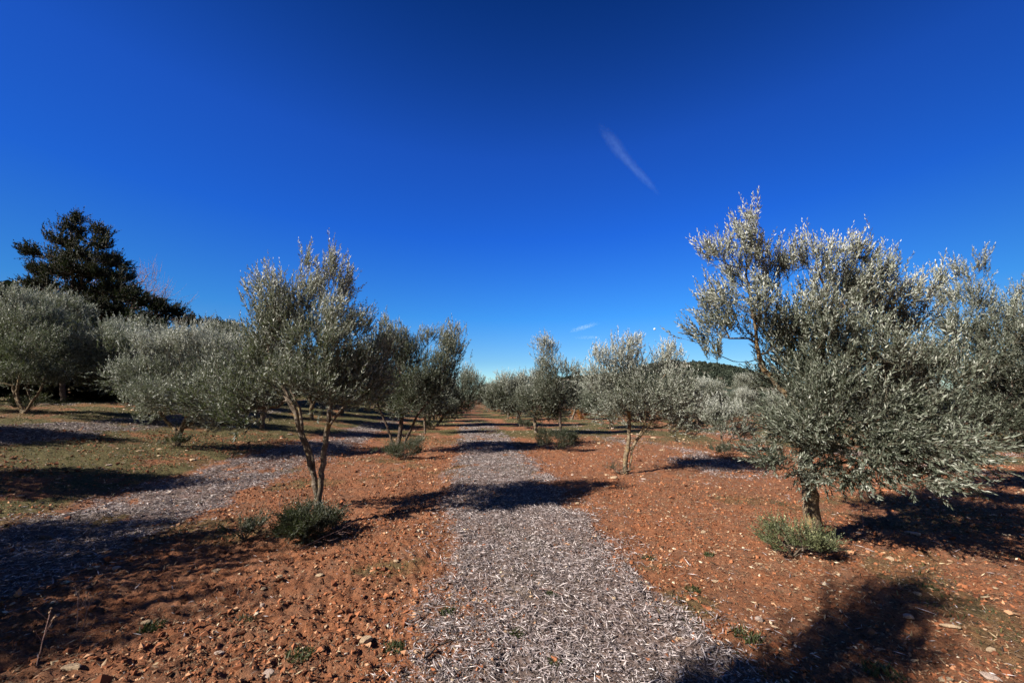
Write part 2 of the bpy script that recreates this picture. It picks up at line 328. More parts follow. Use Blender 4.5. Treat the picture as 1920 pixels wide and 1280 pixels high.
def grow(stems, blobs, R0, tone, LL, dens, ntw=None, twig=(.20, .42), gap=.021, up0=.75, leafW=.24, ydepth=1.15, silver=1.0, axis_h=None, minr=.0022, clump=.085, cper=14, rexp=.52, knob=.0):
    """skeleton nodes -> (trunk verts/faces, leaf verts/faces/tone)"""
    P = []; par = []
    def add(p, q): P.append(np.array(p, float)); par.append(q); return len(P) - 1
    for si, st in enumerate(stems):
        pts = catmull(st, wob=.006); k = None
        if si == 0 or not P: prev = add(pts[0], -1)
        else:
            A = np.array(P); prev = int(np.argmin(((A - pts[0]) ** 2).sum(1)))
            if ((P[prev] - pts[0]) ** 2).sum() > .01 and pts[0][2] < .1: prev = add(pts[0], -1)
        for q in pts[1:]: prev = add(q, prev)
    # twig bases: clumps inside the ellipsoids
    bases = []; dirs = []; bt = []
    cz = np.array([b[:3] for b in blobs]); cw = np.array([b[3] * b[4] for b in blobs]); cen = (cz * cw[:, None]).sum(0) / cw.sum()
    for b in blobs:
        up = b[5] if len(b) > 5 else up0
        ry = ydepth * max(b[3], min(b[4], .45)); vol = (b[3] * ry * b[4]) ** (2 / 3)
        n = max(6, int(dens * 1250 * vol + dens * 700 * b[3] * b[4])) if ntw is None else max(4, int(ntw * vol))
        nc = max(2, n // cper); c = rng.normal(0, 1, (nc, 3)); c = norm(c) * rng.uniform(.1, 1, (nc, 1)) ** .42 * .86
        c = c * [b[3], ry, b[4]] + b[:3]
        i = rng.integers(0, nc, n); p = c[i] + rng.normal(0, clump, (n, 3)) * np.minimum(1, np.array([b[3], ry, b[4]]) / .3)
        p[:, 2] = np.maximum(p[:, 2], .12)
        o = norm(p - cen * [1, 1, .8]) * .55 + norm(p - np.array(b[:3])) * .25
        d = norm(o + [0, 0, up] + rng.normal(0, .42, (nc, 3))[i] + rng.normal(0, .24, (n, 3)))
        bases.append(p); dirs.append(d); bt.append(rng.normal(0, .07, nc)[i])
    B = np.vstack(bases); D = np.vstack(dirs); BT = np.concatenate(bt)
    root = np.array(P[0]); order = np.argsort(np.linalg.norm(B - np.array([root[0], root[1], cen[2] - .3]), axis=1))
    B = B[order]; D = D[order]; BT = BT[order]
    cap = len(P) + len(B) * 6 + 10; A = np.zeros((cap, 3)); A[:len(P)] = P; pl = np.zeros(cap); n = len(P)
    par += [0] * (cap - n)
    for i in range(1, n):
        if par[i] >= 0: pl[i] = pl[par[i]] + np.linalg.norm(A[i] - A[par[i]])
    low = A[:n, 2] < min(.45, .3 * cen[2]); ban = np.zeros(cap, bool); ban[:n] = low
    tipnode = np.zeros(len(B), int)
    for t, b in enumerate(B):
        dv = A[:n] - b; d = np.sqrt((dv * dv).sum(1))
        cost = d + .22 * pl[:n] + .8 * np.maximum(0, dv[:, 2]) + 10 * ban[:n]
        j = int(np.argmin(cost)); m = min(5, max(1, int(d[j] / .14))); prev = j
        mid = rng.normal(0, .05 * d[j], 3); mid[2] -= .06 * d[j]
        for k in range(1, m + 1):
            f = k / m; A[n] = A[j] * (1 - f) + b * f + mid * math.sin(math.pi * f)
            par[n] = prev; pl[n] = pl[prev] + np.linalg.norm(A[n] - A[prev]); prev = n; n += 1
        tipnode[t] = prev
    A = A[:n]; par = np.array(par[:n]); cnt = np.zeros(n); np.add.at(cnt, tipnode, 1)
    for i in range(n - 1, 0, -1):
        if par[i] >= 0: cnt[par[i]] += cnt[i]
    cnt = np.maximum(cnt, 1); rad = np.maximum(minr, R0 * (cnt / len(B)) ** rexp)
    hz = A[:, 2]; rad = rad * (1 + .25 * np.exp(-np.maximum(hz, 0) / .08) * (rad > R0 * .5))
    if knob: rad = rad * (1 + knob * rng.uniform(-1, 1.2, n) * (rad > R0 * .35))
    mainc = np.full(n, -1); best = np.zeros(n)
    for i in range(1, n):
        p = par[i]
        if p >= 0 and cnt[i] > best[p]: best[p] = cnt[i]; mainc[p] = i
    ch = np.where(par >= 0)[0]; pa = par[ch]; ed = norm(A[ch] - A[pa])
    nd = np.zeros((n, 3)); nd[:] = [0, 0, 1.]; nd[ch] = ed
    sm = nd.copy(); ok = mainc[ch] >= 0; sm[ch[ok]] = norm(nd[ch[ok]] + nd[mainc[ch[ok]]])
    ismain = mainc[pa] == ch
    dA = np.where(ismain[:, None], sm[pa], ed); rA = np.where(ismain, rad[pa], np.minimum(rad[pa], rad[ch] * 1.15))
    TV = []; TF = []; MI = []; off = 0
    for lo, hi, k in ((R0 * .3, 9, 10), (.008, R0 * .3, 5), (0, .008, 3)):
        if hi <= lo: continue
        mk = (rad[ch] >= lo) & (rad[ch] < hi)
        if not mk.any(): continue
        v, f = tubes(A[pa][mk], A[ch][mk], dA[mk], sm[ch][mk], rA[mk], rad[ch][mk], k); TV.append(v); TF.append(f + off); off += len(v); MI.append(np.full(len(f), 0 if lo > .008 or lo == R0 * .3 else (0 if lo >= .008 else 1)))
    # twigs with opposite leaves
    nt_ = len(B); tl = rng.uniform(*twig, nt_); nseg = 3
    side = norm(np.cross(D, rng.normal(0, 1, (nt_, 3)))); curv = np.array([0, 0, 1.]) * .25 + side * rng.normal(0, .22, (nt_, 1))
    def tp(f): return B + D * (tl * f)[:, None] + curv * (tl * f * f)[:, None]
    for k in range(nseg):
        a = tp(k / nseg); b_ = tp((k + 1) / nseg); d_ = norm(b_ - a)
        v, f = tubes(a, b_, d_, d_, np.full(nt_, minr * (1 - .25 * k)), np.full(nt_, minr * (.8 - .25 * k)), 3); TV.append(v); TF.append(f + off); off += len(v); MI.append(np.ones(len(f)))
    LP = []; LD = []; LS = []; LT = []; LK = []
    steps = max(4, int(np.mean(twig) / gap))
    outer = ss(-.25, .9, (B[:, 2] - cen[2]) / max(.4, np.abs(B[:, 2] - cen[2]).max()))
    for s in range(steps + 1):
        f = .12 + .88 * s / steps; p = tp(f); td = norm(D + 2 * f * curv)
        ph = s * math.pi / 2 + rng.uniform(0, .6, nt_); s2 = norm(np.cross(td, side))
        for sg in (1, -1):
            if s == steps and sg == -1: continue
            rd = side * np.cos(ph)[:, None] + s2 * np.sin(ph)[:, None]
            an = rng.uniform(.45, 1.0, nt_) * (1 - .45 * f)
            if s == steps: an = an * .2
            d = norm(td * np.cos(an)[:, None] + sg * rd * np.sin(an)[:, None] + rng.normal(0, .12, (nt_, 3)))
            sd = norm(np.cross(d, rd) + rng.normal(0, .45, (nt_, 3))); sd = norm(sd - d * (sd * d).sum(1, keepdims=True))
            kp = rng.uniform(0, 1, nt_) < .86
            LP.append(p[kp]); LD.append(d[kp]); LS.append(sd[kp])
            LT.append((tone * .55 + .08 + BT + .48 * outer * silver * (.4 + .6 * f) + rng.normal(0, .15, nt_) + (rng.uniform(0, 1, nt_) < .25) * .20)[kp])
            LK.append((rng.uniform(.65, 1.15, nt_) * (1 - .35 * f ** 4))[kp])
    P_ = np.vstack(LP); Lk = np.concatenate(LK) * LL
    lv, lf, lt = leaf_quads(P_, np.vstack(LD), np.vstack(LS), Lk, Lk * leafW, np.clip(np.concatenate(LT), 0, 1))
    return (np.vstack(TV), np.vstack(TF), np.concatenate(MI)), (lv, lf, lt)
def tree_from(name, wood, leaves, label, cat, loc, group=None, barkm='bark', leafm='olive_leaf', rot=0, crown='crown', stem='trunk'):
    e = link(name, None, loc=loc); e.empty_display_size = .2; e.rotation_euler = (0, 0, rot); tag(e, label, cat, group)
    link(stem, mesh_np(stem, wood[0], wood[1], [M[barkm], M['twig' if leaves is not None else barkm]], smooth=True, midx=wood[2]), e)
    if leaves is not None: link(crown, mesh_np(crown, leaves[0], leaves[1], M[leafm], {'tone': leaves[2]}), e)
    return e
# world measurements: (key, base, radius, tone, leaf, density, stems, crown lobes)
TREES=[
('T1',(-2.46,5.15),0.052,0.66,0.06,0.78,[[(0.0,0.0,0.0),(-0.0,0.0,0.22),(-0.06,0.0,0.52)],[(-0.06,0.0,0.52),(-0.18,0.0,0.88),(-0.33,0.0,1.22),(-0.43,0.0,1.5),(-0.68,0.0,1.92),(-0.86,0.0,2.35)],[(-0.06,0.0,0.52),(-0.13,0.0,0.88),(-0.26,0.0,1.12),(-0.33,0.0,1.43),(-0.49,0.0,1.78),(-0.53,0.0,2.35),(-0.47,0.0,2.95)],[(-0.02,0.0,0.32),(0.01,0.0,0.68),(0.02,0.0,0.95),(0.05,0.0,1.29),(0.07,0.0,1.64),(0.17,0.0,2.06),(0.37,0.0,2.35)],[(0.04,0.0,1.22),(0.21,0.0,1.46),(0.41,0.0,1.67)],[(-0.41,0.0,1.46),(-0.57,0.0,1.65),(-0.77,0.0,1.81)]],[(-0.88,0.0,3.25,0.19,0.27),(-0.4,0.0,3.41,0.23,0.29),(-0.02,0.0,3.37,0.17,0.3),(0.08,0.0,3.56,0.07,0.14),(-0.34,0.0,3.64,0.07,0.11),(-0.66,0.2,3.0,0.45,0.26),(-0.0,-0.2,2.82,0.31,0.24),(-0.9,0.0,2.8,0.21,0.16),(-0.76,0.3,2.55,0.45,0.3),(-0.05,-0.3,2.31,0.44,0.3),(0.29,0.0,2.46,0.16,0.18),(-1.11,0.2,2.08,0.37,0.33),(-0.3,-0.4,1.9,0.4,0.2),(0.04,0.3,2.02,0.45,0.34),(0.53,0.0,1.99,0.25,0.32),(0.15,-0.2,1.69,0.38,0.15),(-1.06,0.3,1.68,0.34,0.2),(-1.39,0.2,1.93,0.26,0.26),(-0.97,-0.2,1.6,0.31,0.21),(0.56,0.2,2.27,0.19,0.22),(0.58,0.1,1.71,0.19,0.25),(-0.88,-0.3,1.44,0.24,0.13),(-1.66,0.2,1.68,0.21,0.22)]),
('T2',(3.45,4.61),0.075,0.52,0.058,0.9,[[(0.0,0.0,0.0),(-0.03,0.0,0.17),(-0.04,0.0,0.37),(-0.05,0.0,0.66),(-0.05,0.0,0.78),(-0.03,0.0,1.08),(-0.02,0.0,1.32)],[(-0.04,0.0,0.93),(-0.07,0.0,1.45),(-0.33,0.0,1.82),(-0.47,0.0,2.08),(-0.49,0.0,2.54),(-0.53,0.0,3.21),(-0.55,0.0,3.7)],[(-0.02,0.0,1.32),(0.17,0.0,1.76),(0.33,0.0,2.27),(0.44,0.0,2.94)],[(-0.03,0.0,1.08),(0.45,0.0,1.45),(0.93,0.0,1.76),(1.28,0.0,1.95),(1.63,0.0,2.54)],[(-0.04,0.0,0.9),(0.09,-0.3,1.11),(0.27,-0.6,1.1),(0.44,-0.8,1.07)],[(-0.03,0.0,1.05),(-0.56,-0.2,1.45),(-0.85,-0.3,1.57)]],[(-0.53,0.0,3.74,0.11,0.27),(-0.5,0.0,3.28,0.2,0.24),(-0.88,0.0,3.35,0.19,0.14),(-0.12,0.2,3.28,0.15,0.25),(-0.02,0.0,3.28,0.09,0.16),(-0.81,-0.2,2.78,0.27,0.21),(-1.05,0.0,2.84,0.14,0.1),(-0.95,0.0,2.44,0.24,0.2),(-0.27,0.3,2.46,0.31,0.27),(-1.1,0.0,2.14,0.14,0.08),(0.35,0.0,3.32,0.19,0.2),(0.68,0.0,3.39,0.14,0.16),(0.69,0.3,2.99,0.37,0.29),(-0.12,-0.2,2.5,0.27,0.27),(0.79,0.0,2.84,0.22,0.22),(0.18,-0.3,2.29,0.39,0.27),(1.13,0.0,3.21,0.06,0.19),(1.3,0.0,2.97,0.19,0.27),(1.37,0.3,2.6,0.31,0.27),(1.75,0.0,3.01,0.06,0.18),(1.54,0.0,2.6,0.15,0.26),(0.02,0.2,1.97,0.43,0.28),(0.83,0.3,1.91,0.51,0.31),(1.22,0.0,1.95,0.35,0.29),(-0.38,-0.2,1.42,0.34,0.23),(-0.63,-0.3,1.11,0.19,0.17),(-0.02,-0.4,1.35,0.44,0.23,0.1),(0.46,-0.5,1.35,0.46,0.27,0.1),(0.11,-0.6,1.12,0.44,0.19,0.2),(0.66,-0.6,1.17,0.39,0.19,0.2),(1.28,-0.4,1.26,0.29,0.23,0.2),(0.52,-0.6,0.94,0.28,0.07,0),(-0.14,-0.2,0.96,0.31,0.1,0),(0.06,-0.3,1.81,0.36,0.2),(0.51,-0.3,2.05,0.3,0.2),(-0.04,-0.4,1.63,0.35,0.15),(0.63,-0.3,1.63,0.3,0.14),(-0.05,-0.1,2.2,0.19,0.19),(1.14,-0.4,1.4,0.23,0.2)]),
('T3',(7.5,7.2),0.06,0.28,0.06,0.68,[[(0.0,0.0,0.02),(0.18,0.0,0.53),(0.53,0.0,1.2)]],[(1.58,0.0,4.15,0.15,0.28),(1.43,0.0,3.56,0.38,0.3),(1.94,0.0,3.25,0.26,0.3),(0.77,0.0,2.99,0.36,0.3),(1.48,0.0,2.68,0.75,0.42),(0.69,0.0,2.18,0.65,0.45),(1.67,0.0,2.08,0.65,0.45),(1.35,0.0,1.44,0.75,0.45),(0.56,0.0,1.39,0.55,0.35),(2.39,0.0,2.68,0.4,0.55),(0.98,-0.3,0.89,0.53,0.19,0),(2.29,0.0,1.68,0.5,0.5),(2.23,0.0,3.72,0.08,0.25)]),
('M1',(-3.37,11.48),0.08,0.3,0.07,0.55,[[(0.0,0.0,0.0),(-0.09,0.0,0.3),(-0.3,0.0,0.83),(-0.53,0.0,1.29),(-0.74,0.0,1.84)],[(0.02,0.0,0.0),(0.09,0.0,0.45),(0.15,0.0,1.22),(0.15,0.0,2.07),(-0.15,0.0,2.79)],[(0.03,0.0,0.0),(0.29,0.0,0.42),(0.62,0.0,1.14),(1.08,0.0,1.76),(1.33,0.0,2.47),(1.47,0.0,3.11)]],[(-0.95,0.0,2.79,0.45,0.64),(-0.26,0.0,3.28,0.64,0.48),(-0.41,0.0,3.77,0.06,0.29),(0.24,0.0,2.95,0.56,0.56),(-0.37,0.5,2.34,0.83,0.58),(0.54,-0.4,1.98,0.61,0.54),(1.35,0.0,3.52,0.38,0.32),(1.6,0.0,3.03,0.32,0.45),(0.79,0.0,3.36,0.22,0.25),(1.13,0.0,2.47,0.67,0.56),(0.99,0.0,1.84,0.72,0.45),(-0.74,0.0,1.76,0.45,0.32),(0.14,0.0,1.45,0.64,0.22)]),  # low leaf tone: shade from the large left olive put into the crown colour
('M1b',(-3.94,17.87),0.05,0.4,0.08,0.5,[[(0.0,0.0,0.0),(-0.04,0.0,0.52),(-0.01,0.0,1.0)]],[(-0.1,0.0,1.53,0.62,0.55),(0.64,0.0,1.36,0.62,0.55)]),
('M1c',(-4.34,22.51),0.08,0.45,0.085,0.45,[[(0.0,0.0,0.0),(0.41,0.0,0.54),(0.96,0.0,0.99)]],[(1.85,0.0,2.62,0.69,0.81),(2.33,0.0,1.91,0.47,0.87),(1.41,0.0,1.6,0.87,0.87),(0.8,0.0,1.15,0.62,0.56)]),
('M2',(2.5,8.6),0.055,0.85,0.062,0.65,[[(-0.06,0.0,0.01),(-0.05,0.0,0.29),(0.03,0.0,0.6),(0.07,0.0,1.08),(0.04,0.0,1.54)],[(0.02,0.0,0.0),(0.09,0.0,0.4),(0.17,0.0,0.65),(0.38,0.0,1.0),(0.46,0.0,1.43)],[(0.04,0.0,0.46),(0.24,0.0,0.72),(0.6,0.0,1.2),(0.88,0.0,1.9)]],[(-0.49,0.0,2.61,0.17,0.19),(-0.07,0.0,2.73,0.24,0.24),(0.39,0.0,2.86,0.21,0.19),(0.12,0.0,2.31,0.54,0.38),(0.9,0.0,2.67,0.11,0.24),(0.97,0.0,2.43,0.29,0.3),(1.22,0.0,2.67,0.11,0.17),(-0.5,0.0,2.07,0.31,0.36),(0.1,0.0,1.72,0.62,0.43),(0.87,0.0,1.78,0.54,0.43),(1.39,0.0,1.6,0.31,0.41),(-0.38,0.0,1.49,0.38,0.26),(0.55,0.0,1.25,0.48,0.19),(1.15,0.0,1.14,0.31,0.21)]),
('M3',(2.13,17.11),0.06,0.6,0.085,0.42,[[(0.0,0.0,0.0),(-0.03,0.0,0.68),(-0.04,0.0,1.49),(-0.24,0.0,2.42),(-0.51,0.0,3.13)],[(-0.03,0.0,1.03),(0.27,0.0,1.72),(0.59,0.0,2.54)]],[(-0.65,0.0,3.9,0.43,0.43),(-0.59,0.0,3.02,0.52,0.62),(0.15,0.0,2.9,0.19,0.28),(0.6,0.0,2.71,0.28,0.33),(-0.48,0.0,2.07,0.71,0.52),(0.1,0.0,1.6,0.81,0.57),(0.42,0.0,2.19,0.19,0.28)]),
('M4',(1.11,17.87),0.075,0.35,0.085,0.45,[[(0.0,0.0,0.0),(-0.07,0.0,0.52),(-0.04,0.0,0.88)]],[(0.11,0.0,1.36,0.64,0.64),(-0.5,0.0,1.6,0.55,0.55),(0.72,0.0,1.12,0.5,0.4)]),
('M5',(0.5,21.77),0.075,0.6,0.09,0.42,[[(0.0,0.0,0.0),(-0.09,0.0,0.44),(-0.26,0.0,1.02)]],[(-0.8,0.0,2.29,0.91,0.66),(-1.4,0.0,1.61,0.72,0.78),(-0.5,0.0,1.31,0.85,0.6),(0.1,0.0,2.5,0.54,0.48)]),
('M6',(5.18,20.64),0.08,0.5,0.09,0.42,[[(0.0,0.0,0.0),(0.02,0.0,0.49),(-0.1,0.0,1.05)]],[(-0.5,0.0,1.89,0.8,0.97),(0.19,0.0,1.33,0.63,0.63),(-0.94,0.0,1.33,0.52,0.57)]),
('M7',(4.44,29.12),0.08,0.5,0.1,0.4,[[(0.0,0.0,0.0),(0.25,0.0,0.62),(0.43,0.0,1.21)]],[(0.57,0.0,2.0,0.81,1.01),(0.83,0.0,1.41,0.65,0.73)]),
('M10',(9.85,20.57),0.1,0.5,0.09,0.4,[[(0.0,0.0,0.0),(-0.12,0.0,0.3),(-0.15,0.0,0.71)]],[(0.05,0.0,1.96,0.91,0.74),(-0.61,0.0,1.27,0.74,0.63),(0.62,0.0,1.27,0.8,0.68)]),
('M11',(6.39,11.99),0.04,0.8,0.075,0.45,[[(0.0,0.0,0.0),(0.03,0.0,0.13),(-0.03,0.0,0.49),(-0.04,0.0,0.89)],[(0.03,0.0,0.13),(0.34,0.0,0.38),(0.67,0.0,0.49)],[(0.12,0.0,0.25),(0.35,0.0,0.49),(0.48,0.0,0.73)]],[(-0.16,0.0,1.24,0.43,0.4),(0.39,0.0,1.05,0.43,0.4),(0.83,0.0,0.49,0.3,0.3),(0.04,0.0,0.73,0.3,0.2)]),
('L1',(-8.73,10.28),0.08,0.9,0.065,0.62,[[(0.0,0.0,0.0),(0.04,0.0,0.31),(0.19,0.0,0.75),(0.12,0.0,1.3)],[(0.06,0.0,0.41),(0.73,0.0,0.89),(1.09,0.0,1.44)],[(0.04,0.0,0.31),(-0.53,0.0,0.89),(-0.77,0.0,1.59)]],[(-0.78,0.0,2.73,0.6,0.37),(0.23,0.0,2.73,0.64,0.37),(1.11,0.0,2.59,0.5,0.43),(-0.46,0.4,2.04,1.11,0.53),(1.2,0.0,1.73,0.64,0.5),(-1.17,0.0,1.94,0.43,0.54),(0.46,-0.5,1.37,0.95,0.38),(1.15,0.0,0.89,0.64,0.37),(-0.63,0.0,1.1,0.5,0.31),(0.9,0.0,0.61,0.54,0.11)]),
('L2',(-14.7,11.78),0.06,0.5,0.07,0.6,[[(0.0,0.0,0.0),(0.2,0.0,0.43),(0.39,0.0,0.8),(0.47,0.0,1.45)],[(-0.01,0.0,0.05),(-0.31,0.0,0.56),(-0.33,0.0,1.2)],[(-0.05,0.0,0.0),(-0.42,0.0,0.64),(-0.61,0.0,1.28)],[(0.18,0.0,0.32),(-0.05,0.0,0.72),(-0.23,0.0,1.01)]],[(-1.22,0.0,3.46,0.62,0.46),(-0.39,0.0,3.03,0.59,0.46),(-1.3,0.4,2.51,0.93,0.71),(0.45,0.0,2.03,0.69,0.65),(0.29,-0.3,1.34,0.96,0.35),(-2.04,0.0,2.53,0.74,0.82),(-1.77,0.0,1.2,0.65,0.49)]),
('L3',(-12.34,13.1),0.08,0.6,0.075,0.55,[[(0.0,0.0,0.0),(-0.1,0.0,0.47),(-0.49,0.0,1.19)]],[(-1.58,0.0,3.02,0.65,0.4),(-2.33,0.0,2.56,0.65,0.51),(-1.49,0.0,1.82,0.91,0.62),(-0.73,0.0,2.65,0.62,0.45),(-0.48,0.0,1.73,0.54,0.54),(-2.08,0.0,1.55,0.54,0.44)]),
('L4',(-18.96,16.5),0.09,0.4,0.085,0.4,[[(0.0,0.0,-0.15),(-0.15,0.0,0.46),(-0.35,0.0,1.25)]],[(-1.35,0.0,4.41,0.69,0.5),(-0.47,0.0,4.05,0.8,0.57),(-0.64,0.0,2.99,1.03,0.69),(0.38,0.0,3.1,0.69,0.55),(-0.54,0.0,1.71,1.03,0.57)]),
]
STONES=[
(-5.19, 4.55, 0.074, 0.062, 0.056, -0.26, 'dark rounded boulder in shade on the left mulch strip', -1),
(-7.13, 5.84, 0.056, 0.037, 0.031, 0.04, 'white stone on the grass at the left edge, by the upper shadow stripe', 1),
(-3.68, 3.84, 0.037, 0.031, 0.028, -0.13, 'pink stone lying in the deep shade at lower left', 0),
(-2.73, 3.82, 0.043, 0.025, 0.025, 0.1, 'long pale stone near the shadow edge left of the big bush', 2),
(-2.07, 3.69, 0.028, 0.028, 0.043, 0.13, 'upright orange stone standing left below the big bush', 4),
(-2.1, 3.52, 0.022, 0.025, 0.019, -0.43, 'small pale pebble stone next to the upright stone', 1),
(-1.95, 3.27, 0.019, 0.019, 0.037, -0.49, 'small grey upright flint on the red soil', 3),
(-1.74, 3.74, 0.037, 0.025, 0.019, 0.34, 'flat pale stone right below the big bush', 5),
(-1.33, 3.95, 0.022, 0.022, 0.025, -0.24, 'round cream stone in the red soil between bush and strip', 2),
(-1.14, 4.05, 0.031, 0.025, 0.025, -0.27, 'square cream stone with a stick against it, right of the big bush', 1),
(-0.97, 2.81, 0.043, 0.037, 0.031, 0.5, 'cluster stone, yellowish, on the red soil at bottom', 4),
(-1.86, 2.7, 0.037, 0.022, 0.019, -0.03, 'flat orange-tan stone near the bottom left', 0),
(-2.65, 3.05, 0.037, 0.015, 0.031, 0.34, 'tilted grey-white stone above a green weed', 2),
(-2.63, 2.55, 0.056, 0.031, 0.025, -0.02, 'orange-lit stone at the bottom left corner', 4),
(1.79, 3.67, 0.043, 0.022, 0.019, 0.14, 'flat whitish stone on the orange soil left of the yellow-green bush', 1),
(0.79, 3.25, 0.022, 0.019, 0.015, -0.35, 'beige stone at the right side of the central strip', 5),
(1.1, 3.59, 0.019, 0.019, 0.022, 0.13, 'small orange stone at the edge of the central strip', 4),
(1.78, 3.03, 0.031, 0.025, 0.031, 0.37, 'round orange stone in front of the bottom shadow', 0),
(2.39, 3.38, 0.031, 0.019, 0.019, 0.02, 'white stone just inside the top of the bottom shadow', 2),
(3.32, 3.42, 0.037, 0.031, 0.028, 0.24, 'white blocky stone on the right soil between the two shadows', 1),
(2.88, 3.05, 0.034, 0.031, 0.031, 0.17, 'pinkish square stone right of the bottom shadow', 3),
(3.06, 2.95, 0.062, 0.022, 0.022, -0.44, 'long pale flat stone at the lower right', 2),
(3.06, 2.72, 0.043, 0.019, 0.019, 0.26, 'long narrow stone at the lower right edge', 5),
(2.48, 2.46, 0.05, 0.019, 0.019, 0.09, 'narrow stone at the bottom right corner', 4),
(2.0, 8.44, 0.062, 0.043, 0.037, -0.2, 'pale stone left of the twin trunks', 1),
(2.63, 8.01, 0.062, 0.043, 0.037, -0.47, 'pale stone right of the twin trunks', 0),
(1.86, 9.39, 0.031, 0.025, 0.025, 0.37, 'small stone further left of the twin trunks', 5),
(2.09, 19.3, 0.155, 0.093, 0.087, -0.03, 'pinkish stone heap left of the spired olive trunk', 3),
(-2.42, 5.75, 0.062, 0.031, 0.025, 0.22, 'tan stone right behind the big bush', 4),
(-2.45, 5.57, 0.031, 0.025, 0.031, 0.38, 'small tan stone beside another one behind the big bush', 2),
(-3.59, 9.92, 0.056, 0.037, 0.031, 0.21, 'white stone at the end of the shadow left of the dark-crowned tree', 1),
(-10.39, 9.73, 0.099, 0.062, 0.043, 0.42, 'flat white slab on the grass at the left', 2),
(-8.62, 9.69, 0.074, 0.056, 0.05, -0.11, 'white stone just left of the short orange trunk', 1),
(-8.68, 9.25, 0.081, 0.043, 0.037, 0.3, 'flat yellowish stone left among the grass stones', 4),
(-8.1, 9.1, 0.056, 0.043, 0.037, -0.06, 'yellowish stone close below the orange trunk', 5),
(-7.64, 6.77, 0.068, 0.031, 0.031, 0.44, 'white stone on the grass between two shadow stripes', 2),
(-7.76, 7.61, 0.043, 0.025, 0.019, 0.38, 'small white stone in the middle of the grass', 1),
]
WEEDS=[
(0.32, 3.32, 0.05, 0.05, 'small bright green weed on the central strip'),
(0.04, 2.86, 0.05, 0.05, 'green weed low on the central strip'),
(-2.58, 3.02, 0.07, 0.07, 'broad green weed beside the tilted stone'),
(0.25, 2.54, 0.04, 0.04, 'tiny green weed at the bottom of the central strip'),
(2.03, 4.24, 0.05, 0.04, 'green weed tuft on the orange soil left of the yellow-green bush'),
(1.57, 2.83, 0.09, 0.06, 'spreading green weed beside the bottom shadow'),
(1.52, 3.49, 0.06, 0.04, 'green weed patch at the right edge of the strip'),
(-1.98, 3.11, 0.08, 0.05, 'dark green weed patch on the red soil at lower left'),
(-1.32, 2.64, 0.08, 0.05, 'dull green weed patch at the bottom'),
(-0.48, 3.15, 0.06, 0.05, 'green weed at the left edge of the strip'),
(1.35, 4.1, 0.06, 0.04, 'small green weed on the right of the strip'),
(3.51, 3.51, 0.06, 0.05, 'green weed beside the white blocky stone'),
(2.19, 2.52, 0.1, 0.07, 'green grass patch at the bottom by the shadow'),
(-0.76, 2.74, 0.07, 0.05, 'small weed among red clods at bottom'),
]
STALKS=[
(-2.86, 2.57, 0.3, 'tall dry forked stalk at the far bottom left', (0.03, 0)),
(-3.11, 3.01, 0.24, 'dry stalk with pale seed head at lower left', (-0.02, 0)),
(-3.04, 2.99, 0.18, 'shorter dry stalk beside the pale-headed one', (0.0, 0.02)),
(-1.75, 5.78, 0.16, 'thin straight dry stalk in the shadow right of the big bush', (0, 0)),
(-3.08, 5.36, 0.3, 'thin grey dry stalk left of the large left olive', (0, 0)),
(4.19, 4.86, 0.4, 'thin dry shoot right of the gnarled trunk', (0.12, 0.1)),
]
BRANCHES=[
(-5.82, 7.8, 0.9, 0.25, 'bare pale branch with twigs lying over the left mulch strip', 0.007),
(-0.53, 2.59, 0.3, 0.9, 'dark stick lying at the left edge of the central strip', 0.009, 'bark_dark', 2, 0.03),
(-2.27, 4.38, 0.5, 0.5, 'pale bare twig spreading from the big bush', 0.006, 'bark_bare', 5, 0.2),
(7.9, 7.34, 0.5, -0.6, 'bare hanging twig tip near the soil at right', 0.005, 'bark_bare', 6, 0.15),
(0.22, 3.38, 0.2, -0.3, 'pale stick on the central strip', 0.006, 'bark_bare', 1, 0.02),
]
LAB = {
'T1': ('large olive with slim forked stems and tall silvery crown, left of the central mulch strip', 'bark'),
'T2': ('big spreading olive tree at the right with gnarled trunk and low drooping branches', 'bark_lichen'),
'T3': ('dark green olive tree at the right edge, behind the big spreading tree', 'bark'),
'M1': ('dark-crowned olive tree with three dark stems in a V above a grey bush', 'bark_dark'),
'M1b': ('thin young olive with a slender straight stem just right of the dark-crowned tree', 'bark'),
'M1c': ('olive tree with a leaning dark trunk at the far left edge of the central strip', 'bark_dark'),
'M2': ('olive tree with twin yellowish trunks and silvery spires on the orange soil', 'bark_lichen'),
'M3': ('olive with a tall rounded spire and side tuft, dark trunk behind the dark bush', 'bark_dark'),
'M4': ('small bushy olive with a short pale trunk, left beside the tall spired tree', 'bark'),
'M5': ('rounded light green olive with a leaning pale trunk, just right of the far strip', 'bark'),
'M6': ('olive tree with one straight tan trunk behind the twin-trunked tree', 'bark_lichen'),
'M7': ('small far olive with a pale slanting trunk beside the orange bush', 'bark'),
'M10': ('olive tree with a dark leaning trunk in the shade right of the twin-trunked tree', 'bark_dark'),
'M11': ('slender young olive with a thin pale forked stem in front of the far right row', 'bark'),
'L1': ('wide silvery olive tree with a short orange trunk and crown reaching nearly to the grass', 'bark_lichen'),
'L2': ('olive tree with several crooked lichen-covered stems at the left edge', 'bark_lichen'),
'L3': ('dull green olive tree between the wide silvery tree and the left-edge tree', 'bark'),
'L4': ('olive-brown tree in front of the dark conifer', 'bark_dark'),
}
GRP = 'olive trees of the grove'
SEED = {'T1': 28, 'T2': 8, 'T3': 5}
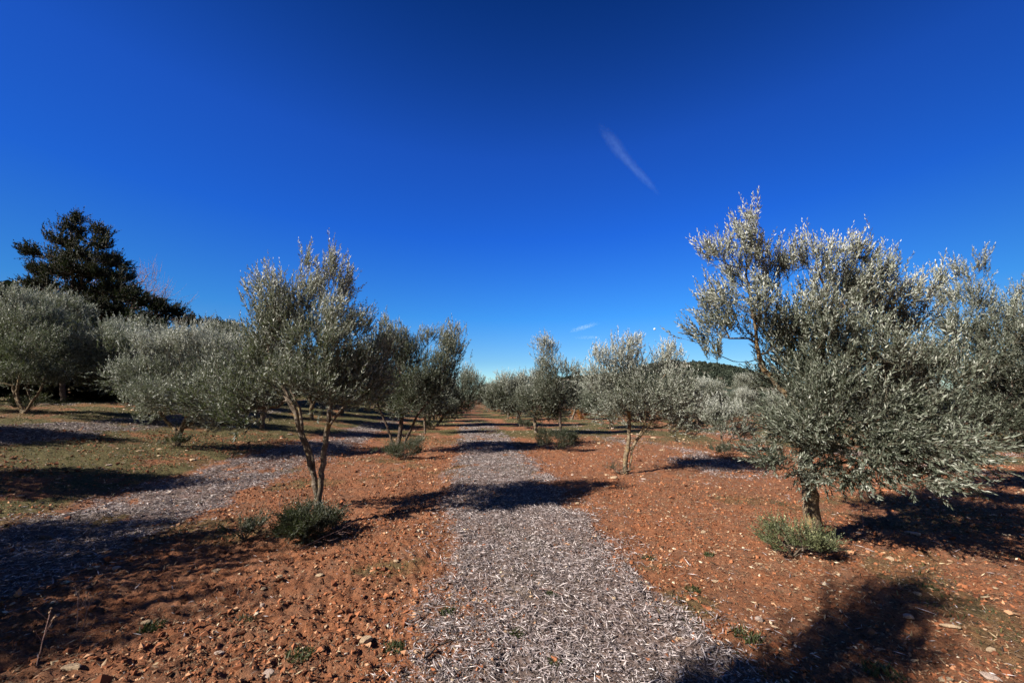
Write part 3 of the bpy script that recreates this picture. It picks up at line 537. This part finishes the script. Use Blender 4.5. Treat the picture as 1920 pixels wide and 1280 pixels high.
for key, (bx, by), R0, tone, LL, dens, stems, blobs in TREES:
    rng = np.random.default_rng(SEED.get(key, 100 + len(key) + int(10 * R0) + int(abs(bx) * 10)))
    lab, bk = LAB[key]; close = key in ('T1', 'T2', 'T3')
    far = by > 14
    bl = []
    for b in blobs:
        b = list(b); b[2] -= .2 if (key == 'T1' and b[2] > 2.6) else 0; b[2] -= .18 if key == 'T2' and b[2] > 3.4 else 0; b[2] -= (.07 if close else .10) * (b[2] > .9); amp = .30 if b[3] > .25 else .12
        b[1] += float(rng.uniform(-amp, amp)); bl.append(b)
    kw = dict(twig=(.15, .34), gap=.021, cper=13, clump=.09) if close else (dict(twig=(.13, .30), gap=.026, clump=.13, cper=20, up0=.65) if not far else dict(twig=(.16, .34), gap=.036, minr=.0035, clump=.16, up0=.5))
    kw['leafW'] = .27 if close else (.28 if not far else .34)
    if key == 'T2': kw['knob'] = .16
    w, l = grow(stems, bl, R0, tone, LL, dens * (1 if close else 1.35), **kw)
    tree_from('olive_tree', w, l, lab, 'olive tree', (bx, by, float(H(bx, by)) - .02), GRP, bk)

# far trees in the rows: six kinds, copied
rng = np.random.default_rng(21)
def proto(i, dens=.55):
    h = [3.2, 3.9, 2.9, 3.5, 4.3, 3.1][i]; w = [1.15, 1.0, 1.3, 1.1, 1.05, .9][i]
    st = [[(0, 0, 0), (.05, 0, .35), (.02, .04, .7)], [(.02, .04, .7), (.3, .1, 1.3), (.5, 0, 1.9)], [(.02, .04, .7), (-.3, -.1, 1.3), (-.45, .2, 2.0)]]
    bl = []
    for k in range(10):
        a = rng.uniform(0, 6.28); rr = rng.uniform(.3, .9) * w; zz = rng.uniform(1.1, h - .8); s = rng.uniform(.28, .55) * w
        bl.append((rr * math.cos(a), rr * math.sin(a), zz, s, s * rng.uniform(.7, .95)))
    for k in range(3):
        a = rng.uniform(0, 6.28); bl.append((.5 * w * math.cos(a), .5 * w * math.sin(a), h - rng.uniform(.3, .7), .25 + .1 * rng.uniform(), .4))
    w_, l_ = grow(st, bl, .085, [.45, .38, .62, .36, .48, .72][i], .11, dens, twig=(.2, .38), gap=.06, minr=.005, clump=.19, leafW=.36, up0=.5)
    return mesh_np('trunk', w_[0], w_[1], [M[['bark', 'bark_dark', 'bark_lichen', 'bark', 'bark_dark', 'bark'][i]], M['twig']], smooth=True, midx=w_[2]), mesh_np('crown', l_[0], l_[1], M['olive_leaf'], {'tone': l_[2]})
PR = [proto(i) for i in range(6)] + [proto(4, .34), proto(2, .40)]
KIND = ['bushy grey-green', 'tall dark', 'broad pale', 'rounded dull green', 'tall spreading', 'small silvery']
ROWS = {-1.9: ('in row left of centre', 22), 3.6: ('in row right of centre', 28), 8.1: ('in second row right of the centre', 34), -7.6: ('in second row left of the centre', 14.6),
        -13.3: ('in third row left of the centre', 16.2), 13.8: ('in third row right of the centre', 12.3), -19: ('in fourth row left', 17), 19.5: ('in fourth row right of the centre', 14),
        25: ('in fifth row right of the centre', 17), 31: ('in sixth row right of the centre', 22)}
ORD = ['nearest', 'second', 'third', 'fourth', 'fifth', 'sixth', 'seventh', 'eighth', 'ninth', 'tenth', 'eleventh', 'twelfth', 'thirteenth', 'fourteenth', 'fifteenth', 'sixteenth', 'seventeenth', 'eighteenth']
def put(i, x, y, sc, rot, label, group):
    e = link('olive_tree', None, loc=(x, y, float(H(x, y)) - .03)); e.scale = (sc,) * 3; e.rotation_euler = (0, 0, rot); tag(e, label, 'olive tree', group)
    link('trunk', PR[i][0], e); link('crown', PR[i][1], e)
for s, (txt, y0) in ROWS.items():
    y = y0; k = 0
    while y < 68 and k < 14:
        x = s - .12 * y + rng.uniform(-.25, .25)
        if abs(x) < 1.33 * y:
            i = int(rng.integers(0, 6)); sc = float(rng.uniform(.82, 1.12)) * (.86 if abs(s) < 5 else 1)
            if s in (13.8, 19.5, 25): sc *= .72
            put(i, float(x), float(y), sc, float(rng.uniform(0, 6.28)), '%s olive, %s far one %s' % (KIND[i], ORD[k], txt), GRP)
            k += 1
        y += 4.3 + rng.uniform(-.4, .4)
# trees beside and behind the camera whose shadows fall into view
for j, (x, y, i, sc, tx) in enumerate([(-7.3, 1.9, 7, 1.08, 'nearest on the left'), (-7.9, .0, 6, .95, 'second nearest on the left'), (-10.9, 4.8, 1, .85, 'left, level with the large olive'), (-10.6, 2.3, 6, .9, 'left, young and small'), (-7.6, -2.6, 4, 1.1, 'behind on the left'), (-14.6, 3.2, 3, 1.1, 'far left'), (-13.8, 7.6, 2, .8, 'left of the crooked-stemmed olive')]):
    put(i, x, y, sc, j * 1.3, 'out-of-frame olive tree, ' + tx, GRP)
px_, py_ = -.469, .883        # across the sunlight
bl = [(px_ * a * .6, py_ * a * .6, z, rx, rz) for a, z, rx, rz in ((.1, 2.5, .3, .22), (.25, 2.95, .3, .25), (-.25, 3.1, .36, .3), (0, 3.6, .36, .35), (.1, 4.15, .28, .35), (-.22, 3.9, .2, .3), (.02, 4.55, .13, .2))]
bl = [(a, b, z + .35, rx * .48, rz * .9) for a, b, z, rx, rz in bl]
w, l = grow([[(0, 0, 0), (.02, .05, .8), (0, 0, 1.4)], [(0, 0, 1.4), (.05, 0, 2.6), (0, 0, 4.5)]], bl, .08, .5, .065, 1.5, twig=(.16, .36), gap=.03, leafW=.3)
tree_from('olive_tree', w, l, 'out-of-frame olive tree whose pointed crown throws the shadow at bottom right', 'olive tree', (-2.84, .12, -.02), GRP)

# dark conifer, bare tree and thicket at the left
rng = np.random.default_rng(34)
def leafball(cx, cy, h, w, n): return [(rng.uniform(-w, w) * .6, rng.uniform(-w, w) * .6, rng.uniform(.25, .85) * h, w * .5, h * .2) for _ in range(n)]
cb = [tuple([q[0] * 1.0 + .1, q[1], q[2] * .93 - .65, q[3] * .7, q[4] * .42]) for q in [(-1.2, 0, 14.4, .55, .7), (-1.0, 0, 13.5, 1.1, .45), (1.0, .3, 13.6, 1.0, .3), (-1.4, 0, 12.7, 1.5, .5), (1.2, 0, 12.6, 1.3, .4), (-2.4, 0, 11.6, 1.7, .45), (.2, .5, 11.6, 2.0, .6),
      (2.0, 0, 11.2, 1.4, .5), (-2.6, .4, 10.5, 1.7, .5), (0, 0, 10.3, 2.4, .8), (2.4, 0, 10.0, 1.5, .5), (-2.3, 0, 9.3, 1.8, .6), (0, 1, 9.0, 2.6, .9), (2.9, 0, 8.9, 1.6, .6), (4.4, 0, 8.3, 1.6, .6), (5.4, .5, 7.6, 1.7, .6),
      (-1.0, 0, 7.8, 2.4, .9), (2, 0, 7.4, 2.6, .9), (5.0, 0, 6.5, 1.8, .8), (0, 0, 6.3, 2.6, 1.0), (3, 0, 5.6, 2.8, 1.0), (-2, 0, 5.5, 2.0, 1.0), (0, 0, 4.4, 3.2, 1.1), (4, 0, 4.2, 2.4, 1.0), (1, 0, 3, 3.0, 1.0)]]
w, l = grow([[(0, 0, 0), (.1, 0, 4), (-.3, 0, 8), (-.9, 0, 10.5), (-1.2, 0, 12.6)]], cb, .32, .5, .20, 1, ntw=470, twig=(.35, .75), gap=.09, up0=.25, leafW=.4, ydepth=1.0, silver=.2, minr=.012, clump=.17, cper=16)
tree_from('conifer_tree', w, l, 'tall dark conifer with tiers of spiky branches above the olives at the left', 'conifer', (-30.3, 26, 1.2), barkm='bark_dark', leafm='conifer_leaf')
bb = [(q[0] * .8 - .2, q[1], q[2] * .93 - .3, q[3] * .75, q[4] * .7) for q in [(0, 0, 11.0, 1.6, 1.3), (2.6, 0, 9.4, 1.8, 1.1), (-1.5, 0, 9.8, 1.6, 1.4), (1, 0, 8.2, 2.4, 1.5), (3.2, 0, 7.6, 1.2, .9), (-7, 0, 11.0, 2.4, 1.4), (-8.5, 0, 9.4, 1.4, 1.0)]]
w, l = grow([[(0, 0, 0), (-.3, 0, 3), (-.5, 0, 6), (0, 0, 9)], [(-.3, 0, 3), (-3, 0, 6.5), (-6, 0, 9.5)]], bb, .22, .5, .1, 1, ntw=55, twig=(.6, 1.3), gap=.5, up0=.8, minr=.009, clump=.4)
tree_from('bare_tree', w, None, 'leafless reddish-brown tree showing behind the dark conifer', 'bare tree', (-30.5, 30.5, 1.3), barkm='bark_bare')
def dark_tree(x, y, h, w, label, leafm='conifer_leaf', n=9, cat='evergreen tree', name='evergreen_tree', group=None):
    bl = [(float(rng.uniform(-w, w)) * .55, float(rng.uniform(-w, w)) * .55, float(rng.uniform(.1, .82)) * h, w * .55, h * .18) for _ in range(n + 5)] + [(0, 0, h * .85, w * .5, h * .15)]
    wd, lv = grow([[(0, 0, 0), (.1, 0, h * .3), (0, 0, h * .7)]], bl, .15 * h / 5, .6, .26, 1, ntw=60, twig=(.4, .8), gap=.12, up0=.5, leafW=.5, silver=.3, minr=.012, clump=.3)
    tree_from(name, wd, lv, label, cat, (x, y, float(H(x, y)) - .1), group, 'bark_dark', leafm)
TH = [(-22.2, 17.8, 4.4, 1.9, 'left of the conifer foot'), (-25, 19.6, 5.0, 2.2, 'behind the crooked-stemmed olive'), (-27.5, 22, 5.6, 2.4, 'left under the conifer'), (-21, 21.5, 4.2, 2.2, 'between the two left olives'),
      (-23.6, 24.5, 5.2, 2.4, 'right under the conifer'), (-19.4, 24, 4.0, 2.1, 'behind the dull green olive'), (-17.4, 27, 4.2, 2.2, 'behind the wide silvery olive'), (-24, 16.8, 3.6, 1.8, 'leftmost low one'), (-19.6, 20.4, 3.4, 2.0, 'front low one'), (-28, 19.5, 5, 2.4, 'tall one at the left end')]
for x, y, h, wd, tx in TH: dark_tree(x, y, h, wd, 'dark evergreen shrub-tree of the shaded thicket, ' + tx, group='dark thicket at the left')
# skyline pines
def pine(x, y, top, wd, label):
    zb = float(H(x, y)); h = top - zb
    bl = [(float(rng.uniform(-wd, wd)) * .6, float(rng.uniform(-wd, wd)) * .6, h - wd * float(rng.uniform(.35, .8)), wd * .5, wd * .33) for _ in range(7)]
    wdm, lv = grow([[(0, 0, 0), (.1, 0, h * .5), (0, 0, h - wd)]], bl, .2, .6, .5, 1, ntw=26, twig=(.5, 1.0), gap=.22, up0=.7, leafW=.5, silver=.3, minr=.02, clump=.4)
    tree_from('pine_tree', wdm, lv, label, 'pine tree', (x, y, zb - .1), 'pines on the skyline', 'bark_dark', 'conifer_leaf')
pine(-69.6, 80, 18.9, 2.4, 'lone round dark pine on the skyline, leftmost of the skyline pines')
pine(-62.8, 80, 17.9, 2.6, 'broad dark pine on the skyline in the middle of the group')
pine(-59.2, 80, 17.3, 2.2, 'smaller dark pine on the skyline at the right of the group')
pine(-76.0, 80, 18.6, 1.8, 'low dark pine on the skyline just right of the conifer')

# right-hand wooded hill far away
rng = np.random.default_rng(35)
def hill_h(x, y):
    prof = np.interp(x, [-260, 20, 62, 150, 190, 215, 262, 300, 345, 420, 620, 1100], [0, 12, 28, 36, 47, 52, 51, 39, 24, 12, 4, 0])
    return prof * np.exp(-((y - 520) / 110.) ** 2) * (1 + .10 * (fbm(x * .03, y * .03, 5) - .5)) - 3
gx, gy = np.meshgrid(np.linspace(-300, 1100, 220), np.linspace(330, 800, 70)); gz = hill_h(gx, gy)
V = np.stack([gx, gy, gz], -1).reshape(-1, 3); ny, nx = gx.shape; i = np.arange(ny - 1)[:, None] * nx; j = np.arange(nx - 1)[None]
F = np.stack([i + j, i + j + 1, i + j + 1 + nx, i + j + nx], -1).reshape(-1, 4)
g = NG('hill_scrub'); c = g.ramp(g.noise(.05, 6, .7), [(.38, (.018, .025, .020)), (.50, (.045, .05, .032)), (.58, (.22, .18, .15))]); M['hill'] = g.col(c, .95, .1)
tag(link('hill', mesh_np('hill', V, F, M['hill'], smooth=True)), kind='structure')
# woods on the hills: many small crowns read as one mass
def crowns(x, y, z, s, name, label, tone):
    n = len(x); k = 40; d = norm(rng.normal(0, 1, (n, k, 3))); d[..., 2] = np.abs(d[..., 2]) * 1.1 - .15
    P = np.stack([x, y, z], -1)[:, None] + d * s[:, None, None] * rng.uniform(.55, 1.0, (n, k, 1)); D = norm(d + rng.normal(0, .5, (n, k, 3)))
    S = norm(np.cross(D, rng.normal(0, 1, (n, k, 3)))); L = np.repeat(s * .5, k)
    v, f, t = leaf_quads(P.reshape(-1, 3) - D.reshape(-1, 3) * L[:, None] * .5, D.reshape(-1, 3), S.reshape(-1, 3), L, L * .8, np.clip(np.repeat(rng.normal(tone, .15, n), k) + rng.normal(0, .12, n * k), 0, 1))
    tag(link(name, mesh_np(name, v, f, M['conifer_leaf'], {'tone': t})), label, 'woodland', kind='stuff')
x = rng.uniform(20, 520, 5200); y = rng.uniform(400, 560, 5200); m = (fbm(x * .02, y * .03, 8) < .56) & ((hill_h(x, y) < 44) | (rng.uniform(0, 1, len(x)) < .35)); x, y = keep(m, x, y); z = hill_h(x, y)
crowns(x, y, z + .5, rng.uniform(2.2, 4.2, len(x)), 'hill_woodland', 'dark pine scrub covering the far hill on the right', .85)
a = np.radians(rng.uniform(-60, -12, 5000)); d = rng.uniform(62, 130, 5000); x = d * np.sin(a); y = d * np.cos(a); z = H(x, y)
crowns(x, y, z + .5, rng.uniform(1.0, 1.9, len(x)), 'slope_woodland', 'dark scrub on the slope behind the left trees', .75)

a = np.radians(rng.uniform(26, 62, 1500)); d = rng.uniform(75, 150, 1500); x = d * np.sin(a); y = d * np.cos(a); z = H(x, y)
crowns(x, y, z + 1.2, rng.uniform(1.3, 2.2, len(x)), 'far_grove', 'far grey-green groves closing the plain on the right', 1.0)
# bushes
rng = np.random.default_rng(36)
def bush(x, y, w, h, label, leafm='shrub_leaf', tone=.5, LL=.035, n=None, up=.7, loc_dy=0, name='bush', dead=0, cat='bush', flat=1.0):
    st = []
    for k in range(9):
        a = k * .7 + rng.uniform(-.3, .3); q = rng.uniform(.3, .75); st.append([(0, 0, 0), (math.cos(a) * w * q * .4, math.sin(a) * w * q * .4 * flat, h * .35), (math.cos(a) * w * q, math.sin(a) * w * q * flat, h * rng.uniform(.5, .9))])
    bl = [(float(rng.uniform(-1, 1)) * w * .62, float(rng.uniform(-1, 1)) * w * .5 * flat, h * float(rng.uniform(.22, .62)), w * .34, h * .30) for _ in range(8)]
    wd, lv = grow(st, bl, .010, tone, LL, 1, ntw=(n or 420) * 4, twig=(.07, .2), gap=LL * .5, up0=up, leafW=.3, silver=.3, minr=.0014, clump=.06, rexp=.3)
    return tree_from(name, wd, lv, label, cat, (x, y, float(H(x, y)) - .01), leafm=leafm, barkm='bark_bare' if dead else 'bark', crown='foliage', stem='stems')
bush(-2.38, 4.74, .48, .42, 'dark green bush of suckers around the foot of the large left olive', tone=.45, n=1500, up=.3)
bush(-3.05, 4.66, .26, .22, 'small grey sprawling bush at the left side of the dark green bush', tone=.8, n=500, up=.3)
bush(2.86, 4.2, .38, .30, 'yellow-green bush in front of the gnarled trunk at the right', leafm='yellow_leaf', tone=.75, n=900)
bush(-2.75, 10.3, .62, .66, 'grey twiggy bush beside the stems of the dark-crowned tree', tone=.7, LL=.05, n=320)
bush(-3.35, 10.9, .42, .40, 'low green bush right at the foot of the dark-crowned tree', tone=.6, LL=.05, n=320)
bush(1.38, 12.3, .78, .70, 'broad dark bush in shade in front of the spired olive', tone=.2, LL=.06, n=300)
bush(1.9, 15.2, .55, .42, 'green bush at the foot of the spired olive', tone=.55, LL=.07, n=220)
bush(6.0, 11.2, .42, .24, 'low green bush below the slender forked young olive', tone=.5, LL=.05, n=300)
bush(-8.62, 10.1, .34, .30, 'dark green bush around the short orange trunk', tone=.25, LL=.045, n=400)
bush(9.9, 21, .7, .6, 'dark bush at the foot of the dark leaning trunk', tone=.15, LL=.08, n=120)
bush(5.25, 30, .8, 1.2, 'orange autumn bush far off between the rows', leafm='autumn_leaf', tone=.7, LL=.12, n=70)
bush(-4.3, 20.2, .5, .5, 'dark bush under the leaning dark trunk', tone=.2, LL=.08, n=140)
bush(.7, 20.6, .7, .45, 'brown-green bush between the two pale trunks', tone=.5, LL=.08, n=130)
bush(-15.4, 12.4, .8, .55, 'grassy shrub beside the crooked-stemmed olive', leafm='yellow_leaf', tone=.55, LL=.06, n=200)
bush(-11.5, 12.6, .45, .3, 'small dark shrub left of the wide silvery tree', tone=.25, LL=.06, n=200)
bush(2.28, 8.5, .28, .10, 'thin dry creeping shrub at the base of the twin trunks', tone=.35, LL=.03, n=260, up=.1)
# stones
rng = np.random.default_rng(37)
def rock_mesh(seed, mat, lump=.28, flat=.6):
    import bmesh
    bm = bmesh.new(); bmesh.ops.create_icosphere(bm, subdivisions=3, radius=1); r2 = np.random.default_rng(seed)
    pl = norm(r2.normal(0, 1, (9, 3))); pd = r2.uniform(.55, .9, 9)
    for v in bm.verts:
        p = np.array(v.co)
        for q, d in zip(pl, pd):
            e = p @ q - d
            if e > 0: p = p - q * e * .92
        p = p * (1 + .05 * math.sin(7 * p[0] + seed) * math.sin(6 * p[1])); p[2] *= flat; v.co = p
    me = bpy.data.meshes.new('stone'); bm.to_mesh(me); bm.free(); me.materials.append(M[mat]); return me
RM = [rock_mesh(i, 'stone' if i % 3 else 'stone_pink') for i in range(6)]; RG = rock_mesh(31, 'stone_grey', flat=.8)
def stone(x, y, sx, sy, sz, rot, label, me, group=None):
    o = link('stone', me, loc=(x, y, float(zg(np.array([x]), np.array([y]))[0]) + sz * .22)); o.scale = (sx, sy, sz); o.rotation_euler = (0, 0, rot); tag(o, label, 'stone', group); return o
for x, y, sx, sy, sz, rot, lb, mi in STONES: stone(x, y, sx, sy, sz, rot, lb, RG if mi < 0 else RM[mi])
cnt = 0
while cnt < 150:
    x, y, r = polar(1, 2.2, 24, 55, .9); x = float(x[0]); y = float(y[0])
    if float(mulch_mask(np.array([x]), np.array([y]))[0]) > .3: continue
    if rng.uniform() > (.35 if x < 0 and r[0] < 9 else 1): continue
    s = min(.03, float(rng.gamma(3, .0055))) * (1 + .08 * float(r[0])) + .006
    stone(x, y, s * float(rng.uniform(1, 1.7)), s, s * float(rng.uniform(.7, 1)), float(rng.uniform(0, 6.28)), 'small pale limestone lying loose on the soil', RM[cnt % 6], 'small limestones strewn over the soil'); cnt += 1
# weeds, dry stalks, sticks
def weed(x, y, r, h, label, n=160, tone=.4):
    a = rng.uniform(0, 6.28, n); q = r * np.sqrt(rng.uniform(0, 1, n)); X = q * np.cos(a); Y = q * np.sin(a)
    V, F, t = blades(X, Y, np.zeros(n), rng.uniform(.4, 1, n) * h, .9, np.clip(rng.normal(tone, .15, n), 0, 1))
    o = link('weed', mesh_np('weed', V, F, M['grass'], {'tone': t}), loc=(x, y, float(zg(np.array([x]), np.array([y]))[0]))); tag(o, label, 'weed')
for q in WEEDS: weed(*q)
def stalk(x, y, h, label, lean=(0, 0), head=True, nm='dry_stalk', cat='dry stalk'):
    st = [[(0, 0, 0), (lean[0] * .4, lean[1] * .4, h * .5), (lean[0], lean[1], h)]]
    for k in range(5): f = .45 + .1 * k; b = (lean[0] * f, lean[1] * f, h * f); st.append([b, (b[0] + rng.uniform(-.07, .07), b[1] + rng.uniform(-.07, .07), b[2] + .09)])
    V = []; F = []; off = 0
    for i, s in enumerate(st):
        p = catmull(s, .03, .002); d = norm(np.gradient(p, axis=0)); rr = np.full(len(p) - 1, .0028 if i == 0 else .0014)
        v, f = tubes(p[:-1], p[1:], d[:-1], d[1:], rr, rr * .95, 5); V.append(v); F.append(f + off); off += len(v)
    e = link(nm, None, loc=(x, y, float(zg(np.array([x]), np.array([y]))[0]))); tag(e, label, cat); link('stem', mesh_np('stem', np.vstack(V), np.vstack(F), M['bark_bare']), e)
    if head:
        for s_ in st:
            v, f = octas(np.array([s_[-1]], float), *[np.full(1, .009)] * 3, .5, .3)
            link('seed_head', mesh_np('seed_head', v, f, M['litter'], {'tone': np.full(len(v), .5)}), e)
for q in STALKS: stalk(*q)
def branch(x, y, L, rot, label, r=.008, mat='bark_bare', n=9, hgt=.12):
    st = [[(0, 0, .02), (L * .5, .03, hgt * .5), (L, -.02, hgt)]]
    for k in range(n):
        f = rng.uniform(.1, .9); b = np.array([L * f, 0, .02 + hgt * f * .7]); a = rng.uniform(.4, 1.1) * random.choice((-1, 1)); q = rng.uniform(.15, .4) * L
        st.append([tuple(b), tuple(b + q * np.array([math.cos(a), math.sin(a), rng.uniform(-.1, .35)]) * .6), tuple(b + q * np.array([math.cos(a * .7), math.sin(a * .7), rng.uniform(-.05, .4)]))])
    V = []; F = []; off = 0
    for i, s in enumerate(st):
        p = catmull(s, .04, .004); d = norm(np.gradient(p, axis=0)); rr = (r if i == 0 else r * .45) * np.linspace(1, .4, len(p))
        v, f = tubes(p[:-1], p[1:], d[:-1], d[1:], rr[:-1], rr[1:], 6); V.append(v); F.append(f + off); off += len(v)
    o = link('fallen_branch', mesh_np('fallen_branch', np.vstack(V), np.vstack(F), M[mat], smooth=True), loc=(x, y, float(zg(np.array([x]), np.array([y]))[0]))); o.rotation_euler = (0, 0, rot); tag(o, label, 'fallen branch')
for q in BRANCHES: branch(*q)

# thin high clouds, built as soft volumes at their own height, and the day moon
def wisp(name, label, a, b, rad, dens, flat=.35, seed=0):
    a = Vector(a); b = Vector(b); me = bpy.data.meshes.new(name); import bmesh
    bm = bmesh.new(); bmesh.ops.create_icosphere(bm, subdivisions=3, radius=1); bm.to_mesh(me); bm.free()
    g = NG(name); g.N.remove(g.b); tc = g.n('ShaderNodeTexCoord').outputs['Object']
    ln = g.n('ShaderNodeVectorMath', operation='LENGTH'); g.l(tc, ln.inputs[0])
    mp = g.n('ShaderNodeMapping'); mp.inputs['Scale'].default_value = (5, 1.4, 1.4); mp.inputs['Location'].default_value = (seed, 0, 0); g.l(tc, mp.inputs[0])
    nz = g.noise(1.3, 5, .65, mp.outputs[0])
    fall = g.math('MAXIMUM', g.math('SUBTRACT', 1.0, ln.outputs['Value']), 0.0)
    de = g.math('MULTIPLY', g.math('MULTIPLY', fall, g.math('MAXIMUM', g.math('SUBTRACT', g.math('MULTIPLY', nz, 2.4), .75), 0.0)), dens)
    pv = g.n('ShaderNodeVolumePrincipled'); pv.inputs['Color'].default_value = (.66, .92, 1, 1); g.l(de, pv.inputs['Density']); g.l(pv.outputs[0], g.N['Material Output'].inputs[1])
    me.materials.append(g.m); o = link(name, me, loc=(a + b) / 2); d = b - a; o.scale = (d.length / 2, rad, rad * flat)
    o.rotation_euler = d.to_track_quat('X', 'Z').to_euler(); tag(o, label, 'cloud', kind='stuff')
wisp('cloud', 'faint white diagonal vapour streak high in the blue sky', (283, 1000, 712), (418, 1000, 552), 22, .010)
wisp('cloud', 'broad faint upper end of the diagonal vapour streak', (243, 1003, 782), (346, 1003, 641), 34, .0045, .4, 2)
wisp('cloud', 'thin slanting cirrus streak low over the spired olive', (440, 3000, 515), (700, 3000, 590), 60, .011, .35, 3)
wisp('cloud', 'thin flat cirrus streak just under the slanting one', (470, 3000, 468), (740, 3000, 475), 50, .006, .3, 6)
import bmesh
me = bpy.data.meshes.new('moon'); bm = bmesh.new(); bmesh.ops.create_icosphere(bm, subdivisions=3, radius=8); bm.to_mesh(me); bm.free()
g = NG('moon'); me.materials.append(g.col(g.ramp(g.noise(.15, 3), [(.4, (.55, .57, .6)), (.6, (.8, .8, .8))]), .95, .0)); me.polygons.foreach_set('use_smooth', [True] * len(me.polygons))
tag(link('moon', me, loc=(1130, 3000, 538)), 'tiny pale day moon just above the twin-trunked olive', 'moon')
